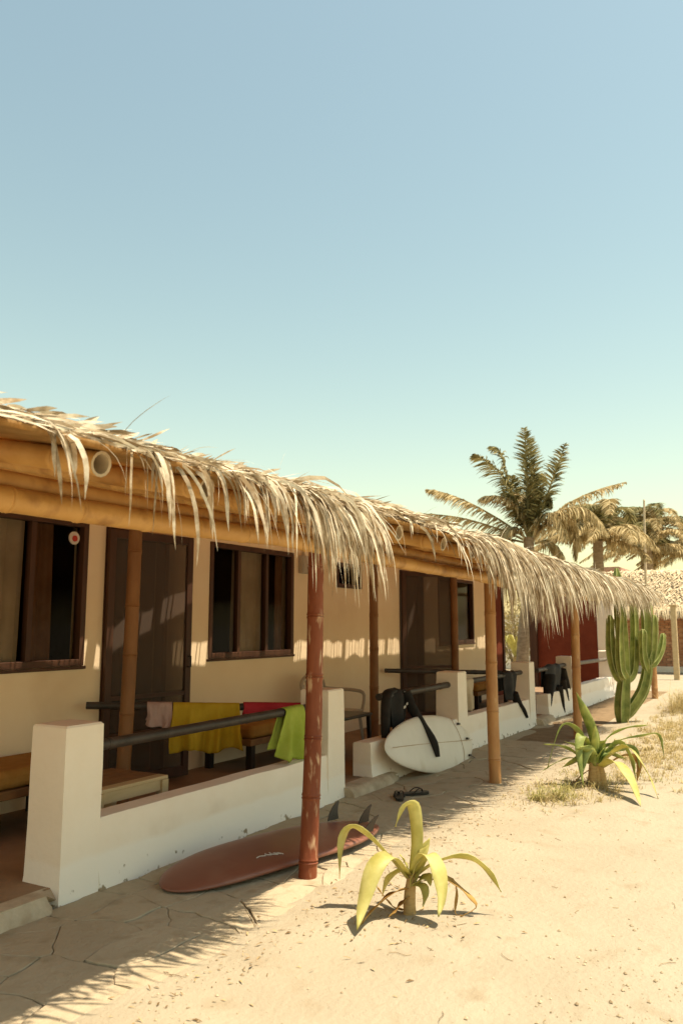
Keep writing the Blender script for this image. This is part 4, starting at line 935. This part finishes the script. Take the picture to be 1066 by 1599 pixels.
for cc in range(22):
    fr = MB()
    for i in range(260):
        x = rr.uniform(26.9, 29.7) if i % 4 else rr.uniform(26.9, 27.3); y = .4 + 6.6 * (cc + rr.random()) / 22; p = V((x, y, hz(x) + rr.uniform(.05, .1))); d = V((-1, rr.uniform(-.35, .35), -.42 + rr.uniform(0, .16))).normalized(); L = rr.uniform(.3, .6); P = [p]
        for j in range(4):
            P.append(P[-1] + d * L / 4)
            if P[-1].x < 27.05: d = (d + V((0, 0, -.55))).normalized()
            P[-1].z = max(P[-1].z, hz(P[-1].x) + .05) if P[-1].x > 27.02 else P[-1].z
        fr.ribbon(P, [.03, .045, .04, .03, .005], d.cross(UP).normalized())
    fr.build('palm_frond', 'hutthatch', hut)
for y in (.9, 2.25, 3.02, 5.6):
    bamboo('post', (27.35, y, -.05), (27.35, y, 2.1), .07, 'post', hut, seed=int(y * 10))
q = MB(); q.box(24.0, 24.15, 3.0, 3.14, -.05, 2.0)
ps = thing('timber_post', 'square pale timber post at the right edge before the brick hut', 'post', (24.1, 3.07, 0)); bevel(q.build('shaft', 'lightwood', ps), .01)
q = MB(); q.box(23.97, 24.18, 2.97, 3.17, 2.0, 2.05); bevel(q.build('cap', 'lightwood', ps), .01)
ph = thing('pink_house', 'pale pink house wall glimpsed between the palm trunks', 'house', (36, 7, 0))
q = MB(); q.box(35, 38, 6.6, 8.0, 0, 3.75); q.build('wall', 'pinkwall', ph); q = MB(); q.box(34.9, 38.1, 6.5, 8.1, 3.75, 3.9); q.build('roof', 'pinkwall', ph)
q = MB(); q.box(34.97, 34.995, 7.1, 7.6, 1.4, 2.4); q.build('window', 'wood', ph)
bw = thing('boundary_wall', 'pale low plastered wall seen through the passage beyond the porch', 'wall', (27, 9, 0))
q = MB(); q.box(27, 27.2, 7.2, 13, 0, 1.75); bevel(q.build('panel', 'plaster', bw), .02); q = MB(); q.box(26.95, 27.25, 7.2, 13, 1.75, 1.83); q.build('coping', 'lampcream', bw)
sh = thing('dry_shrub', 'straw coloured dry shrub behind the passage beyond the porch', 'shrub', (23.5, 7.4, 0)); rr = random.Random(4)
for k in range(9):
    q = MB(); a = rr.uniform(0, 6.28); tip = V((23.5 + math.cos(a) * .9, 7.4 + math.sin(a) * .9, rr.uniform(1.2, 2.3))); q.tube(crom([V((23.5, 7.4, -.02)), V((23.5, 7.4, .6)).lerp(tip, .4), tip], 8), [.03 - .003 * i for i in range(8)], 5); br = q.build('branch', 'trunk', sh)
    q = MB()
    for i in range(150):
        p = V((23.5, 7.4, .4)).lerp(tip, rr.uniform(.3, 1.05)) + V((rr.gauss(0, .25), rr.gauss(0, .25), rr.gauss(0, .25))); d = V((rr.uniform(-1, 1), rr.uniform(-1, 1), rr.uniform(-.6, 1))).normalized(); p2_ = p + d * .16
        if p.z > .05: q.ribbon([p, p + d * .08, p2_], [.01, .05, .005], d.cross(V((rr.random(), rr.random(), rr.random()))).normalized())
    tag(q.build('foliage', 'drygrass', sh), None, kind='stuff')

# ------------------------------------------------------------------ grass, litter, pebbles
def grass(name, m, label, spots, seed):
    r_ = random.Random(seed); mb = MB()
    for cx, cy, sx, sy, n, h0, h1 in spots:
        while n > 0:
            tx, ty = r_.gauss(cx, sx), r_.gauss(cy, sy); k = min(n, int(6 + 26 * r_.random() ** 2)); n -= k; ts = r_.uniform(.35, 1.15); tr = r_.uniform(.015, .05)
            if ty > 2.5 and tx < 16: continue
            for i in range(k):
                x, y = r_.gauss(tx, tr), r_.gauss(ty, tr); z = gh(x, y) if near(x, y) else 0; h = r_.uniform(h0, h1) * ts; a = r_.uniform(0, 6.28); l_ = h * r_.uniform(.3, 1.6); d = V((math.cos(a), math.sin(a), 0)); p = V((x, y, z - .004))
                mb.ribbon([p, p + d * l_ * .35 + V((0, 0, h * .6)), p + d * l_ + V((0, 0, h * r_.uniform(.35, 1)))], [.005, .005, .001], V((-d.y, d.x, 0)))
    return tag(mb.build(name, m), label, kind='stuff')
grass('dry_grass', 'drygrass', 'dry straw grass beside and behind the larger strap plant', [(8.0, 1.75, .34, .2, 700, .02, .10), (7.2, 2.0, .28, .14, 420, .02, .10), (9.6, 1.5, .8, .24, 2400, .02, .09), (11.5, 1.55, 1.4, .32, 4600, .02, .10), (14.5, 1.65, 2.0, .35, 4200, .03, .13), (15.6, 1.85, .4, .12, 900, .2, .55)], 1)
grass('green_grass', 'greengrass', 'sparse green tuft of grass around the foot of the larger strap plant', [(7.2, 2.0, .12, .08, 380, .05, .16), (7.75, 1.92, .25, .12, 300, .03, .12), (8.3, 1.7, .3, .16, 260, .03, .12)], 2)
r_ = random.Random(17); mb = MB()
for i in range(1100):
    k = r_.random()
    if k < .62: x, y = r_.uniform(1.2, 9), 2.25 + r_.gauss(0, .13)
    elif k < .8: x, y = r_.gauss(4.05, .35), r_.gauss(1.85, .2)
    else: x, y = r_.uniform(1.2, 10), r_.uniform(-.5, 2.4)
    s = r_.uniform(.008, .035) * (1.25 if k < .8 else .6); a = r_.uniform(0, 6.28); d = V((math.cos(a), math.sin(a), r_.uniform(-.1, .3))); p = V((x, y, gh(x, y) + .003))
    mb.ribbon([p, p + d * s * .5 + V((0, 0, .003)), p + d * s], [.002, s * r_.uniform(.08, .4), .001], V((-d.y, d.x, r_.uniform(-.4, .4))).normalized())
for i in range(45):
    x, y = (r_.uniform(1.2, 6), r_.uniform(.2, 2.4)) ; a = r_.uniform(0, 6.28); L = r_.uniform(.04, .14); p = V((x, y, gh(x, y) + .004)); d = V((math.cos(a), math.sin(a), 0)); e = V((-d.y, d.x, 0))
    mb.tube([p, p + d * L * .25 + e * r_.uniform(-.012, .012), p + d * L * .6 + e * r_.uniform(-.02, .02), p + d * L * .8], .0012, 4)
tag(mb.build('leaf_litter', 'litter'), 'scattered dry leaf bits and twigs on the sand', kind='stuff')
mb = MB()
for i in range(3000):
    k = r_.random()
    if k < .4: x, y = r_.uniform(1.2, 9), 2.28 + r_.gauss(0, .12)
    elif k < .6: x, y = r_.gauss(3.4, .5), r_.gauss(.75, .18)
    else: x, y = r_.uniform(1.2, 9), r_.uniform(-.5, 2.4)
    s = .002 + .009 * r_.random() ** 6; p = V((x, y, gh(x, y) + s * .3)); R = Matrix.Rotation(r_.uniform(0, 6), 3, 'Z')
    mb.add([p + R @ V(c) * s for c in ((1.2, 0, 0), (0, 1, 0), (-1, .1, 0), (.1, -.9, 0), (.1, .1, .8), (0, 0, -.8))], [(0, 1, 4), (1, 2, 4), (2, 3, 4), (3, 0, 4), (1, 0, 5), (2, 1, 5), (3, 2, 5), (0, 3, 5)])
tag(mb.build('gravel', 'pebble'), 'small pebbles and clods scattered over the sand', kind='stuff')
